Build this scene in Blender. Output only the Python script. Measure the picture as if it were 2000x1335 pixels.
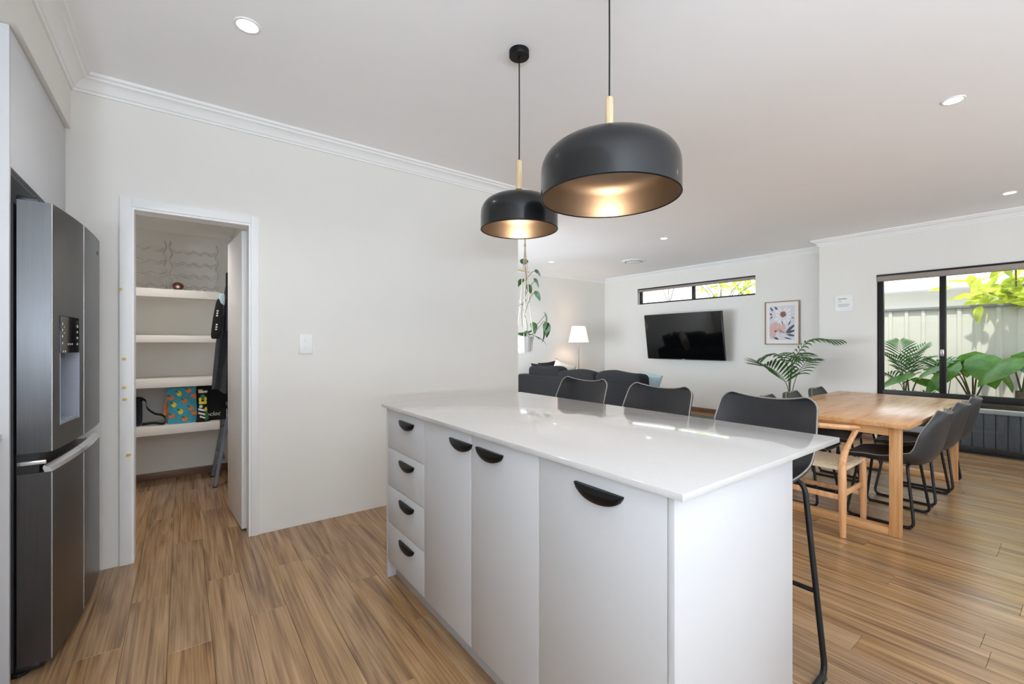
import bpy, bmesh, math, random
from mathutils import Vector, Matrix, noise
random.seed(7)
PI = math.pi
R = math.radians
S = bpy.context.scene
COL = S.collection
for o in list(bpy.data.objects):
    bpy.data.objects.remove(o)

def C(r, g, b):
    """sRGB 0-255 to linear"""
    f = lambda c: c/12.92 if c <= .04045 else ((c+.055)/1.055)**2.4
    return (f(r/255), f(g/255), f(b/255), 1)

# ---------------------------------------------------------------- camera
cam = bpy.data.cameras.new('camera')
cam.sensor_width = 36
cam.lens = 36*858.36/2000
cam.shift_y = .0016
cam.clip_start = .03
co = bpy.data.objects.new('camera', cam)
COL.objects.link(co)
co.location = (0, 0, 1.26)
co.rotation_euler = (R(90), 0, R(-36.83))
S.camera = co

# ---------------------------------------------------------------- sky, sun, added fill lights, exposure
w = bpy.data.worlds.new('sky'); S.world = w
w.use_nodes = True
bg = w.node_tree.nodes['Background']
bg.inputs[0].default_value = (.86, .93, 1, 1)
bg.inputs[1].default_value = 1.9
sd = bpy.data.lights.new('sun', 'SUN')
sd.energy = 3.6; sd.angle = R(.8); sd.color = (1, .96, .88)
so = bpy.data.objects.new('sun', sd); COL.objects.link(so)
so.location = (0, 0, 12)
so.rotation_euler = Vector((.40, .10, -.9)).to_track_quat('-Z', 'Y').to_euler()

def area(name, loc, direction, sx, sy, watts, color=(1, 1, 1)):
    d = bpy.data.lights.new(name, 'AREA'); d.shape = 'RECTANGLE'
    d.size = sx; d.size_y = sy; d.energy = watts; d.color = color
    o = bpy.data.objects.new(name, d); COL.objects.link(o)
    o.location = loc
    o.rotation_euler = Vector(direction).to_track_quat('-Z', 'Y').to_euler()
    return o
# unseen fill lights added behind the camera, aimed up to brighten the ceiling
area('rear_fill_light', (3.15, -3.16, .9), (0, 1, 3.6), 5.2, .30, 86, (.75, .87, 1))  # added strip of fill, set low in the door opening
area('kitchen_fill_light', (-.2, -3.16, 1.35), (.05, 1, 2.4), 1.1, .24, 38, (.75, .87, 1))  # added fill behind the camera, no lamp of the room
area('sink_fill_light', (-1.07, -1.5, 1.25), (1, .2, 2.8), 1.7, .24, 130, (.75, .87, 1))  # added fill for the island front and the ceiling
# fill light added out of view behind the pantry wall, brightening the living room
area('living_fill_light', (2.58, 5.2, 1.2), (1, 0, -.3), 2.5, 1.1, 80, (.80, .90, 1))
S.view_settings.view_transform = 'Standard'
S.view_settings.look = 'None'
S.view_settings.gamma = 1
S.view_settings.use_curve_mapping = False
S.view_settings.exposure = .58
S.cycles.max_bounces = 14; S.cycles.diffuse_bounces = 9

# ---------------------------------------------------------------- materials
def new_mat(name):
    m = bpy.data.materials.new(name); m.use_nodes = True
    nt = m.node_tree
    return m, nt, nt.nodes['Principled BSDF']

def mat(name, col, rough=.5, metal=0, var=.04, scale=18, bump=0, bscale=None, stretch=(1, 1, 1), spec=.5,
        emit=None, estr=0, sheen=0, coat=0):
    m, nt, b = new_mat(name)
    N, L = nt.nodes, nt.links
    tc = N.new('ShaderNodeTexCoord'); mp = N.new('ShaderNodeMapping')
    mp.inputs['Scale'].default_value = stretch
    L.new(tc.outputs['Object'], mp.inputs['Vector'])
    nz = N.new('ShaderNodeTexNoise'); nz.inputs['Scale'].default_value = scale; nz.inputs['Detail'].default_value = 4
    L.new(mp.outputs[0], nz.inputs['Vector'])
    rp = N.new('ShaderNodeValToRGB')
    rp.color_ramp.elements[0].position = .3; rp.color_ramp.elements[1].position = .7
    rp.color_ramp.elements[0].color = [max(0, c*(1-var)) for c in col[:3]]+[1]
    rp.color_ramp.elements[1].color = [min(1, c*(1+var)) for c in col[:3]]+[1]
    L.new(nz.outputs['Fac'], rp.inputs['Fac']); L.new(rp.outputs[0], b.inputs['Base Color'])
    b.inputs['Roughness'].default_value = rough
    b.inputs['Metallic'].default_value = metal
    b.inputs['Specular IOR Level'].default_value = spec
    if sheen: b.inputs['Sheen Weight'].default_value = sheen
    if coat: b.inputs['Coat Weight'].default_value = coat; b.inputs['Coat Roughness'].default_value = .08
    if bump:
        n2 = N.new('ShaderNodeTexNoise'); n2.inputs['Scale'].default_value = bscale or scale*4; n2.inputs['Detail'].default_value = 3
        L.new(mp.outputs[0], n2.inputs['Vector'])
        bp = N.new('ShaderNodeBump'); bp.inputs['Strength'].default_value = bump; bp.inputs['Distance'].default_value = .004
        L.new(n2.outputs['Fac'], bp.inputs['Height']); L.new(bp.outputs[0], b.inputs['Normal'])
    if emit:
        b.inputs['Emission Color'].default_value = emit; b.inputs['Emission Strength'].default_value = estr
    return m

def wood(name, c0, c1, c2, rough=.4, axis=1, random_plank=False, scale=1.0, attr=None, spec=.5, bump=.12, coarse=(14, 1.5, 3, 1.2), fine=(90, 3.0, 5, .4)):
    """streaky timber, grain along one object axis"""
    m, nt, b = new_mat(name)
    N, L = nt.nodes, nt.links
    tc = N.new('ShaderNodeTexCoord')
    vec = tc.outputs['Object']
    rnd = None
    if random_plank:
        if attr:
            a = N.new('ShaderNodeAttribute'); a.attribute_name = attr; rnd = a.outputs['Fac']
        else:
            oi = N.new('ShaderNodeObjectInfo'); rnd = oi.outputs['Random']
        mul = N.new('ShaderNodeMath'); mul.operation = 'MULTIPLY'; mul.inputs[1].default_value = 97.3
        L.new(rnd, mul.inputs[0])
        cb = N.new('ShaderNodeCombineXYZ'); L.new(mul.outputs[0], cb.inputs[0]); L.new(mul.outputs[0], cb.inputs[1]); L.new(mul.outputs[0], cb.inputs[2])
        ad = N.new('ShaderNodeVectorMath'); ad.operation = 'ADD'
        L.new(vec, ad.inputs[0]); L.new(cb.outputs[0], ad.inputs[1]); vec = ad.outputs[0]
    def nz(sc_across, sc_along, detail, dist):
        mp = N.new('ShaderNodeMapping'); s = [sc_across*scale]*3; s[axis] = sc_along*scale
        mp.inputs['Scale'].default_value = s
        L.new(vec, mp.inputs['Vector'])
        n = N.new('ShaderNodeTexNoise'); n.inputs['Scale'].default_value = 1; n.inputs['Detail'].default_value = detail
        n.inputs['Distortion'].default_value = dist
        L.new(mp.outputs[0], n.inputs['Vector']); return n.outputs['Fac']
    a = nz(*coarse); f = nz(*fine)
    mx = N.new('ShaderNodeMix'); mx.data_type = 'FLOAT'; mx.inputs[0].default_value = .42
    L.new(a, mx.inputs[2]); L.new(f, mx.inputs[3])
    rp = N.new('ShaderNodeValToRGB'); e = rp.color_ramp.elements
    e[0].position = .34; e[0].color = c0; e[1].position = .66; e[1].color = c2
    k = e.new(.49); k.color = c1
    L.new(mx.outputs[0], rp.inputs['Fac'])
    out = rp.outputs[0]
    if random_plank:
        hs = N.new('ShaderNodeHueSaturation')
        mr = N.new('ShaderNodeMapRange'); mr.inputs[3].default_value = .92; mr.inputs[4].default_value = 1.08
        L.new(rnd, mr.inputs[0]); L.new(mr.outputs[0], hs.inputs['Value'])
        m2 = N.new('ShaderNodeMath'); m2.operation = 'FRACT'; m3 = N.new('ShaderNodeMath'); m3.operation = 'MULTIPLY'; m3.inputs[1].default_value = 7.77
        L.new(rnd, m3.inputs[0]); L.new(m3.outputs[0], m2.inputs[0])
        mr2 = N.new('ShaderNodeMapRange'); mr2.inputs[3].default_value = .9; mr2.inputs[4].default_value = 1.03
        L.new(m2.outputs[0], mr2.inputs[0]); L.new(mr2.outputs[0], hs.inputs['Saturation'])
        L.new(out, hs.inputs['Color']); out = hs.outputs[0]
    L.new(out, b.inputs['Base Color'])
    b.inputs['Roughness'].default_value = rough
    b.inputs['Specular IOR Level'].default_value = spec
    bp = N.new('ShaderNodeBump'); bp.inputs['Strength'].default_value = bump; bp.inputs['Distance'].default_value = .002
    L.new(mx.outputs[0], bp.inputs['Height']); L.new(bp.outputs[0], b.inputs['Normal'])
    return m

def leaf_mat(name, c, trans=.45, rough=.4):
    m, nt, b = new_mat(name)
    N, L = nt.nodes, nt.links
    tc = N.new('ShaderNodeTexCoord'); nz = N.new('ShaderNodeTexNoise'); nz.inputs['Scale'].default_value = 9
    L.new(tc.outputs['Object'], nz.inputs['Vector'])
    rp = N.new('ShaderNodeValToRGB')
    rp.color_ramp.elements[0].position = .3; rp.color_ramp.elements[1].position = .7
    rp.color_ramp.elements[0].color = [x*.7 for x in c[:3]]+[1]; rp.color_ramp.elements[1].color = [min(1, x*1.3) for x in c[:3]]+[1]
    L.new(nz.outputs['Fac'], rp.inputs['Fac']); L.new(rp.outputs[0], b.inputs['Base Color'])
    b.inputs['Roughness'].default_value = rough
    t = N.new('ShaderNodeBsdfTranslucent'); L.new(rp.outputs[0], t.inputs['Color'])
    mx = N.new('ShaderNodeMixShader'); mx.inputs[0].default_value = trans
    L.new(b.outputs[0], mx.inputs[1]); L.new(t.outputs[0], mx.inputs[2])
    L.new(mx.outputs[0], N['Material Output'].inputs['Surface'])
    return m

def glass_mat(name, tint=(.97, .99, 1, 1), refl=.06):
    m = bpy.data.materials.new(name); m.use_nodes = True
    nt = m.node_tree; N, L = nt.nodes, nt.links
    N.remove(N['Principled BSDF'])
    tr = N.new('ShaderNodeBsdfTransparent'); tr.inputs[0].default_value = tint
    gl = N.new('ShaderNodeBsdfGlossy'); gl.inputs['Roughness'].default_value = .01
    fr = N.new('ShaderNodeFresnel'); fr.inputs['IOR'].default_value = 1.45
    mx = N.new('ShaderNodeMixShader')
    L.new(fr.outputs[0], mx.inputs[0]); L.new(tr.outputs[0], mx.inputs[1]); L.new(gl.outputs[0], mx.inputs[2])
    L.new(mx.outputs[0], N['Material Output'].inputs['Surface'])
    return m

def quartz(name):
    m, nt, b = new_mat(name); N, L = nt.nodes, nt.links
    tc = N.new('ShaderNodeTexCoord')
    v = N.new('ShaderNodeTexVoronoi'); v.inputs['Scale'].default_value = 260
    L.new(tc.outputs['Object'], v.inputs['Vector'])
    rp = N.new('ShaderNodeValToRGB'); e = rp.color_ramp.elements
    e[0].position = 0; e[0].color = C(158, 156, 153); e[1].position = .35; e[1].color = C(201, 200, 198)
    L.new(v.outputs['Distance'], rp.inputs['Fac'])
    n = N.new('ShaderNodeTexNoise'); n.inputs['Scale'].default_value = 90; L.new(tc.outputs['Object'], n.inputs['Vector'])
    mx = N.new('ShaderNodeMix'); mx.data_type = 'RGBA'; mx.inputs[6].default_value = C(201, 200, 199)
    r2 = N.new('ShaderNodeValToRGB'); r2.color_ramp.elements[0].position = .55; r2.color_ramp.elements[1].position = .65
    L.new(n.outputs['Fac'], r2.inputs['Fac']); L.new(r2.outputs[0], mx.inputs[0]); L.new(rp.outputs[0], mx.inputs[7])
    L.new(mx.outputs[2], b.inputs['Base Color'])
    b.inputs['Roughness'].default_value = .07
    b.inputs['Specular IOR Level'].default_value = .6
    return m

M = {}
M['wall'] = mat('wall_paint', C(229, 227, 222), .85, var=.008, scale=3, bump=.03, bscale=160, spec=.25)
M['ceil'] = mat('ceiling_paint', C(246, 246, 247), .9, var=.006, scale=3, spec=.2)
M['trim'] = mat('gloss_trim_paint', C(236, 236, 236), .35, var=.006, scale=5)
M['cornice'] = mat('cornice_paint', C(238, 238, 237), .7, var=.006, scale=5)
M['lam'] = mat('white_laminate', C(205, 206, 209), .32, var=.006, scale=6)
M['kick'] = mat('grey_laminate', C(196, 197, 200), .35, var=.01, scale=6)
M['quartz'] = quartz('speckled_quartz')
M['black'] = mat('matte_black_metal', C(26, 26, 27), .42, .6, var=.1, scale=30)
M['powder'] = mat('powder_coated_black', C(24, 24, 26), .45, .2, var=.08, scale=60, bump=.05)
M['frame'] = mat('dark_aluminium', C(38, 37, 38), .4, .5, var=.06, scale=20)
M['plank'] = wood('timber_floor', C(106, 76, 48), C(157, 120, 80), C(190, 153, 110), .27, 1, True, coarse=(15, .9, 4, 1.6), fine=(120, 2.4, 6, .5), spec=.75)
M['plank_s'] = wood('timber_floor_far', C(106, 76, 48), C(157, 120, 80), C(190, 153, 110), .27, 1, True, coarse=(15, .9, 4, 1.6), fine=(120, 2.4, 6, .5), attr='pid', spec=.75)
M['joint'] = mat('floor_joint', C(60, 42, 30), .9, var=.1)
M['skirt'] = wood('skirting_timber', C(92, 68, 52), C(124, 96, 76), C(146, 116, 92), .45, 1)
M['skirtx'] = wood('skirting_timber_across', C(92, 68, 52), C(124, 96, 76), C(146, 116, 92), .45, 0)
M['oak'] = wood('oak_table', C(176, 122, 74), C(204, 152, 100), C(222, 176, 126), .24, 0, scale=.9)
M['oakz'] = wood('oak_upright', C(176, 122, 74), C(206, 154, 102), C(222, 176, 126), .4, 2, scale=.9)
M['oaky'] = wood('oak_rail', C(176, 122, 74), C(206, 154, 102), C(222, 176, 126), .4, 1, scale=.9)
M['beech'] = wood('beech_chair', C(196, 140, 92), C(222, 168, 118), C(232, 186, 140), .42, 2, scale=.9)
M['pale_wood'] = wood('pale_stem_wood', C(208, 178, 138), C(224, 198, 160), C(234, 212, 178), .5, 2, scale=2)
M['leather'] = mat('black_faux_leather', C(38, 39, 43), .28, var=.12, scale=25, bump=.12, bscale=220)
M['leather2'] = mat('charcoal_faux_leather', C(52, 52, 53), .42, var=.1, scale=25, bump=.12, bscale=220)
M['piping'] = mat('pale_stitching', C(150, 146, 140), .6, var=.15, scale=300)
M['cord'] = mat('woven_paper_cord', C(222, 204, 176), .8, var=.14, scale=160, bump=.5, bscale=220, stretch=(1, .15, 1))
M['steel'] = mat('dark_stainless', C(90, 90, 92), .3, .95, var=.05, scale=4, stretch=(40, 1, 1))
M['steelside'] = mat('dark_fridge_side', C(90, 94, 100), .38, .7, var=.05, scale=6)
M['chrome'] = mat('polished_steel', C(215, 215, 218), .2, .8, var=.02)
M['fridgebody'] = mat('fridge_cabinet_grey', C(64, 66, 70), .5, .4, var=.04)
M['darkplastic'] = mat('dark_plastic', C(28, 29, 31), .35, var=.08)
M['gloss'] = mat('gloss_black_panel', C(14, 14, 16), .07, var=.1)
M['bluegrey'] = mat('dispenser_plastic', C(150, 156, 168), .4, .2, var=.04)
M['icon'] = mat('icon_print', C(214, 214, 210), .5, var=.02)
M['shade'] = mat('satin_black_enamel', C(30, 31, 33), .26, .25, var=.08, scale=12, coat=.25)
M['lining'] = mat('bronze_lining', C(112, 98, 86), .34, .85, var=.06, scale=10)
M['bulb'] = mat('warm_bulb', C(255, 235, 200), .4, emit=(1, .74, .42, 1), estr=14)
M['down'] = mat('downlight_lens', C(250, 250, 250), .4, emit=(1, .98, .95, 1), estr=9)
M['white'] = mat('white_plastic', C(236, 236, 236), .4, var=.01)
M['ventgrey'] = mat('vent_shadow_grey', C(150, 150, 150), .6, var=.03)
M['sofa'] = mat('charcoal_weave', C(22, 21, 24), .95, var=.22, scale=60, bump=.3, bscale=320)
M['sofa2'] = mat('slate_weave', C(27, 26, 29), .95, var=.22, scale=60, bump=.3, bscale=320)
M['cream'] = mat('cream_linen', C(214, 202, 186), .9, var=.08, scale=70, bump=.3, bscale=260)
M['paleblue'] = mat('pale_blue_cotton', C(168, 194, 202), .9, var=.1, scale=40, bump=.3, bscale=260)
M['lampshade'] = mat('linen_lampshade', C(240, 222, 206), .8, var=.03, scale=90, emit=(1, .80, .66, 1), estr=.55)
M['brass'] = mat('brushed_nickel', C(150, 140, 128), .35, .8)
M['screen'] = mat('television_glass', C(9, 9, 10), .06, var=.1)
M['bezel'] = mat('television_bezel', C(18, 18, 19), .35, var=.1)
M['framewood'] = wood('picture_frame_wood', C(128, 102, 82), C(152, 124, 102), C(172, 144, 120), .5, 2)
M['paper'] = mat('print_paper', C(232, 228, 226), .7, var=.01)
M['pink'] = mat('print_pink', C(214, 178, 170), .8, var=.08, scale=40)
M['slate'] = mat('print_slate', C(86, 90, 98), .8, var=.15, scale=40)
M['rust'] = mat('print_rust', C(142, 98, 78), .8, var=.12, scale=60)
M['lilac'] = mat('print_pale_grey', C(212, 211, 218), .8, var=.03)
M['rope'] = mat('cotton_rope', C(222, 208, 190), .9, var=.12, scale=120, bump=.5, bscale=300)
M['pot'] = mat('white_ceramic', C(220, 222, 224), .35, var=.02)
M['potdark'] = mat('charcoal_pot', C(70, 70, 72), .6, var=.1)
M['soil'] = mat('soil', C(70, 54, 42), .95, var=.3, scale=40, bump=.8)
M['leaf'] = leaf_mat('philodendron_leaf', C(58, 98, 48), .25)
M['leafstem'] = mat('green_stem', C(92, 96, 62), .6, var=.15)
M['palm'] = leaf_mat('palm_leaflet', C(64, 106, 52), .28)
M['alo'] = leaf_mat('elephant_ear_leaf', C(96, 150, 56), .42, .3)
M['alob'] = leaf_mat('sky_tinted_leaf', C(74, 116, 116), .2, .35)  # blue-green tone paints sky reflection on leaf undersides into the colour
M['alostem'] = mat('brown_leaf_stalk', C(104, 92, 62), .6, var=.2)
M['tree'] = leaf_mat('sunlit_lime_leaf', C(196, 208, 70), .5)
M['bark'] = mat('tree_bark', C(122, 104, 84), .9, var=.25, scale=30, bump=.6)
M['strap'] = leaf_mat('strap_leaf', C(70, 100, 66), .25)
M['fence'] = mat('cream_steel_sheet', C(206, 202, 190), .5, .0, var=.02, scale=4)
M['fencecap'] = mat('fence_capping', C(126, 124, 118), .5, var=.03)
M['board'] = mat('grey_stained_board', C(92, 95, 98), .7, var=.14, scale=8, stretch=(6, 6, .7), bump=.3)
M['concrete'] = mat('pale_concrete', C(190, 188, 182), .85, var=.08, scale=12, bump=.3)
M['render'] = mat('white_render', C(232, 230, 226), .85, var=.02, scale=8)
M['tin'] = mat('white_roof_sheet', C(224, 226, 228), .5, var=.02)
M['blind'] = mat('taupe_blind_fabric', C(150, 140, 132), .8, var=.04, scale=90)
M['glass'] = glass_mat('window_glass')
M['apron'] = mat('charcoal_apron_cotton', C(62, 64, 72), .9, var=.18, scale=40, bump=.4, bscale=300)
M['blackcloth'] = mat('black_cotton', C(20, 20, 23), .9, var=.2, scale=60, bump=.3)
M['navy'] = mat('navy_nylon', C(46, 58, 84), .7, var=.15, scale=80, bump=.3)
M['webbing'] = mat('black_webbing', C(18, 18, 20), .75, var=.15, scale=140)
M['aqua'] = mat('turquoise_print_fabric', C(58, 150, 172), .6, var=.12, scale=30)
M['orange'] = mat('orange_fruit_print', C(226, 116, 52), .6, var=.22, scale=90)
M['lemon'] = mat('lemon_fruit_print', C(222, 206, 58), .6, var=.16, scale=90)
M['green'] = mat('green_leaf_print', C(60, 110, 50), .6, var=.2, scale=90)
M['whiteprint'] = mat('white_print', C(226, 226, 220), .6, var=.03)
M['alu'] = mat('grey_ladder_aluminium', C(124, 130, 142), .45, .5, var=.05)
M['copper'] = mat('rose_copper_glass', C(128, 78, 72), .12, .7, var=.08)
M['yellow'] = mat('yellow_pad', C(226, 194, 96), .7, var=.1, scale=90)
M['rug'] = mat('grey_green_rug', C(112, 112, 100), .95, var=.25, scale=80, bump=.8, bscale=400)
M['shelf'] = mat('shelf_paint', C(232, 228, 222), .5, var=.01)

# ---------------------------------------------------------------- mesh helpers
class MB:
    def __init__(self): self.v = []; self.f = []
    def add(self, v, f):
        n = len(self.v); self.v += [tuple(p) for p in v]; self.f += [tuple(i+n for i in q) for q in f]; return self
    def box(self, x0, x1, y0, y1, z0, z1, b=0):
        if b:
            bm = bmesh.new(); bmesh.ops.create_cube(bm, size=1)
            for v in bm.verts:
                v.co = Vector(((x0+x1)/2+v.co.x*(x1-x0), (y0+y1)/2+v.co.y*(y1-y0), (z0+z1)/2+v.co.z*(z1-z0)))
            bmesh.ops.bevel(bm, geom=bm.edges[:], offset=b, segments=2, affect='EDGES', profile=.5)
            bm.verts.index_update()
            self.add([v.co for v in bm.verts], [[v.index for v in f.verts] for f in bm.faces]); bm.free(); return self
        return self.add([(x0, y0, z0), (x1, y0, z0), (x1, y1, z0), (x0, y1, z0), (x0, y0, z1), (x1, y0, z1), (x1, y1, z1), (x0, y1, z1)],
                        [(0, 3, 2, 1), (4, 5, 6, 7), (0, 1, 5, 4), (1, 2, 6, 5), (2, 3, 7, 6), (3, 0, 4, 7)])
    def tube(self, pts, r, seg=8, closed=False, flat=1.0):
        pts = [Vector(p) for p in pts]; n = len(pts)
        rs = r if isinstance(r, (list, tuple)) else [r]*n
        vs = []; up = None
        for i, p in enumerate(pts):
            if closed: t = pts[(i+1) % n]-pts[i-1]
            else: t = pts[min(i+1, n-1)]-pts[max(i-1, 0)]
            t.normalize()
            if up is None:
                up = Vector((0, 0, 1)) if abs(t.z) < .9 else Vector((1, 0, 0))
            a = t.cross(up)
            if a.length < 1e-6: a = t.cross(Vector((0, 1, 0)))
            a.normalize(); up = a.cross(t).normalized()
            for k in range(seg):
                th = 2*PI*k/seg
                vs.append(p+a*math.cos(th)*rs[i]+up*math.sin(th)*rs[i]*flat)
        fs = []
        m = n if closed else n-1
        for i in range(m):
            for k in range(seg):
                j = (i+1) % n
                fs.append((i*seg+k, i*seg+(k+1) % seg, j*seg+(k+1) % seg, j*seg+k))
        if not closed:
            fs.append(tuple(reversed(range(seg)))); fs.append(tuple((n-1)*seg+k for k in range(seg)))
        return self.add(vs, fs)
    def lathe(self, prof, c=(0, 0, 0), seg=32, close=False, cap=True):
        vs = []; fs = []; n = len(prof)
        for k in range(seg):
            th = 2*PI*k/seg
            for r, z in prof: vs.append((c[0]+r*math.cos(th), c[1]+r*math.sin(th), c[2]+z))
        m = n if close else n-1
        for k in range(seg):
            for i in range(m):
                j = (i+1) % n; q = (k+1) % seg
                fs.append((k*n+i, q*n+i, q*n+j, k*n+j))
        if not close and cap:
            if prof[0][0] > 1e-5: fs.append(tuple(k*n for k in reversed(range(seg))))
            if prof[-1][0] > 1e-5: fs.append(tuple(k*n+n-1 for k in range(seg)))
        return self.add(vs, fs)
    def grid(self, fn, nu, nv):
        vs = [fn(i/(nu-1), j/(nv-1)) for j in range(nv) for i in range(nu)]
        fs = [(j*nu+i, j*nu+i+1, (j+1)*nu+i+1, (j+1)*nu+i) for j in range(nv-1) for i in range(nu-1)]
        return self.add(vs, fs)
    def slab(self, fn, nu, nv, off):
        """grid with thickness: off(u,v) gives the offset vector of the underside"""
        base = len(self.v)
        self.grid(fn, nu, nv)
        vs = [Vector(fn(i/(nu-1), j/(nv-1)))+Vector(off(i/(nu-1), j/(nv-1))) for j in range(nv) for i in range(nu)]
        n = nu*nv
        fs = [(j*nu+i, (j+1)*nu+i, (j+1)*nu+i+1, j*nu+i+1) for j in range(nv-1) for i in range(nu-1)]
        self.add(vs, fs)
        ring = [i for i in range(nu)]+[j*nu+nu-1 for j in range(1, nv)]+[(nv-1)*nu+i for i in range(nu-2, -1, -1)]+[j*nu for j in range(nv-2, 0, -1)]
        m = len(ring)
        for k in range(m):
            a, b = ring[k], ring[(k+1) % m]
            self.f.append((base+b, base+a, base+n+a, base+n+b))
        return self
    def prism(self, poly, a0, a1, axis=2):
        """extrude a 2D polygon along an axis; poly coords are the other two axes in order"""
        def P(p, a):
            return (a, p[0], p[1]) if axis == 0 else (p[0], a, p[1]) if axis == 1 else (p[0], p[1], a)
        n = len(poly)
        vs = [P(p, a0) for p in poly]+[P(p, a1) for p in poly]
        fs = [tuple(range(n)), tuple(reversed(range(n, 2*n)))]
        fs += [(i, n+i, n+(i+1) % n, (i+1) % n) for i in range(n)]
        return self.add(vs, fs)
    def superell(self, c, s, e1=.4, e2=.4, nu=20, nv=12, fn=None):
        sg = lambda x, e: math.copysign(abs(x)**e, x)
        vs = []; fs = []
        for j in range(nv+1):
            ph = -PI/2+PI*j/nv
            for i in range(nu):
                th = 2*PI*i/nu
                p = [sg(math.cos(ph), e1)*sg(math.cos(th), e2), sg(math.cos(ph), e1)*sg(math.sin(th), e2), sg(math.sin(ph), e1)]
                p = [p[k]*s[k] for k in range(3)]
                if fn: p = fn(p)
                vs.append((p[0]+c[0], p[1]+c[1], p[2]+c[2]))
        for j in range(nv):
            for i in range(nu):
                fs.append((j*nu+i, j*nu+(i+1) % nu, (j+1)*nu+(i+1) % nu, (j+1)*nu+i))
        return self.add(vs, fs)
    def mesh(self, name, m, smooth=True, angle=38, origin=(0, 0, 0)):
        me = bpy.data.meshes.new(name)
        o = origin
        me.from_pydata([(x-o[0], y-o[1], z-o[2]) for x, y, z in self.v], [], self.f)
        bm = bmesh.new(); bm.from_mesh(me)
        bmesh.ops.recalc_face_normals(bm, faces=bm.faces[:])
        bm.to_mesh(me); bm.free()
        if m: me.materials.append(M[m] if isinstance(m, str) else m)
        if smooth:
            me.shade_smooth()
            me.set_sharp_from_angle(angle=R(angle))
        return me
    def build(self, name, m, parent=None, origin=None, smooth=True, angle=38, label=None):
        """parent: coordinates are in the parent's own frame.  origin: world coordinates, origin moved there"""
        o = bpy.data.objects.new(name, self.mesh(name, m, smooth, angle, origin or (0, 0, 0)))
        COL.objects.link(o)
        if origin: o.location = origin
        if parent: o.parent = parent
        if label: o['label'] = label
        return o

def tag(o, label, cat, group=None):
    o['label'] = label; o['category'] = cat
    if group: o['group'] = group
    return o
def thing(name, label, cat, loc=(0, 0, 0), rz=0, group=None):
    o = bpy.data.objects.new(name, None); COL.objects.link(o)
    o.empty_display_size = .1
    o.location = loc; o.rotation_euler = (0, 0, rz)
    return tag(o, label, cat, group)
def struct(o, label=None):
    o['kind'] = 'structure'
    if label: o['label'] = label
    return o
def sroot(name, loc=(0, 0, 0), label=None):
    o = bpy.data.objects.new(name, None); COL.objects.link(o); o.location = loc; o.empty_display_size = .1
    return struct(o, label)
def W(mb, name, m, root, **k):
    """a part given in world coordinates under an unrotated root"""
    L = root.location
    o = bpy.data.objects.new(name, mb.mesh(name, m, k.get('smooth', True), k.get('angle', 38), (L.x, L.y, L.z)))
    COL.objects.link(o); o.parent = root
    if k.get('label'): o['label'] = k['label']
    return o
def copy_thing(o, loc, rz, label, group=None):
    c = o.copy(); COL.objects.link(c); c.location = loc; c.rotation_euler = (0, 0, rz)
    c['label'] = label
    if group: c['group'] = group
    def rec(src, dst):
        for ch in list(src.children):
            d = ch.copy(); COL.objects.link(d); d.parent = dst
            rec(ch, d)
    rec(o, c)
    return c
def catmull(pts, n):
    pts = [Vector(p) for p in pts]; P = [pts[0]*2-pts[1]]+pts+[pts[-1]*2-pts[-2]]
    out = []
    for i in range(1, len(P)-2):
        for k in range(n):
            t = k/n; a, b, c, d = P[i-1], P[i], P[i+1], P[i+2]
            out.append(.5*((2*b)+(c-a)*t+(2*a-5*b+4*c-d)*t*t+(3*b-a-3*c+d)*t**3))
    out.append(pts[-1]); return out
def fillet(pts, r, n=5):
    pts = [Vector(p) for p in pts]; out = [pts[0]]
    for i in range(1, len(pts)-1):
        a, b, c = pts[i-1], pts[i], pts[i+1]
        u = (a-b).normalized(); w_ = (c-b).normalized()
        rr = min(r, (a-b).length*.48, (c-b).length*.48)
        p, q = b+u*rr, b+w_*rr
        for k in range(n+1):
            t = k/n; out.append(p*(1-t)**2+b*2*t*(1-t)+q*t*t)
    out.append(pts[-1]); return out

# ================================================================ SETTING
CE = 2.72
# ---- floor: subfloor with planks laid along Y
fl = struct(MB().box(-1.15, 7.8, -3.25, 6.8, -.09, -.008).build('floor', 'joint'), 'brown timber-look plank floor')
def plank_mb(wd, ln):
    a, l = wd/2-.0004, ln/2-.0004; c = .0009
    v = []
    for (i, z) in ((0, -.0078), (0, -.0012), (c, 0)):
        v += [(-a+i, -l+i, z), (a-i, -l+i, z), (a-i, l-i, z), (-a+i, l-i, z)]
    f = [(0, 3, 2, 1), (8, 9, 10, 11)]
    for b in (0, 4):
        f += [(b+k, b+(k+1) % 4, b+4+(k+1) % 4, b+4+k) for k in range(4)]
    m = MB(); m.add(v, f); return m
PW, PL = .15, 1.22
planks = []
nrow = int((7.7+1.1)/PW)+1
for i in range(nrow):
    x0 = -1.1+i*PW; x1 = x0+PW; xc = (x0+x1)/2
    ymax = 5.26 if (x1 > -.76 and x0 < .42) else 6.76 if x1 > 2.52 else 3.40
    ymin = 2.36 if x0 > 7.22 else -3.22
    y = ymin-random.random()*PL
    while y < ymax:
        a, b = max(y, ymin), min(y+PL, ymax)
        if b-a > .03: planks.append((xc, (a+b)/2, b-a))
        y += PL
sA, cA = math.sin(R(36.83)), math.cos(R(36.83))
def plank_size(p):
    x, y, l = p
    best = 0
    for yy in (y-l*.4, y, y+l*.4):
        r_, f_ = x*cA-yy*sA, x*sA+yy*cA
        if f_ < .4: continue
        px, py = 1000+858*r_/f_, 670+858*1.26/f_
        if -40 < px < 2040 and py < 1400 and not (.95 < x < 1.5 and .6 < yy < 2.2) and x > -.45:
            best = max(best, l/f_**3)
    return best
planks.sort(key=plank_size, reverse=True)
full = None
rest = MB(); rest_id = []
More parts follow.
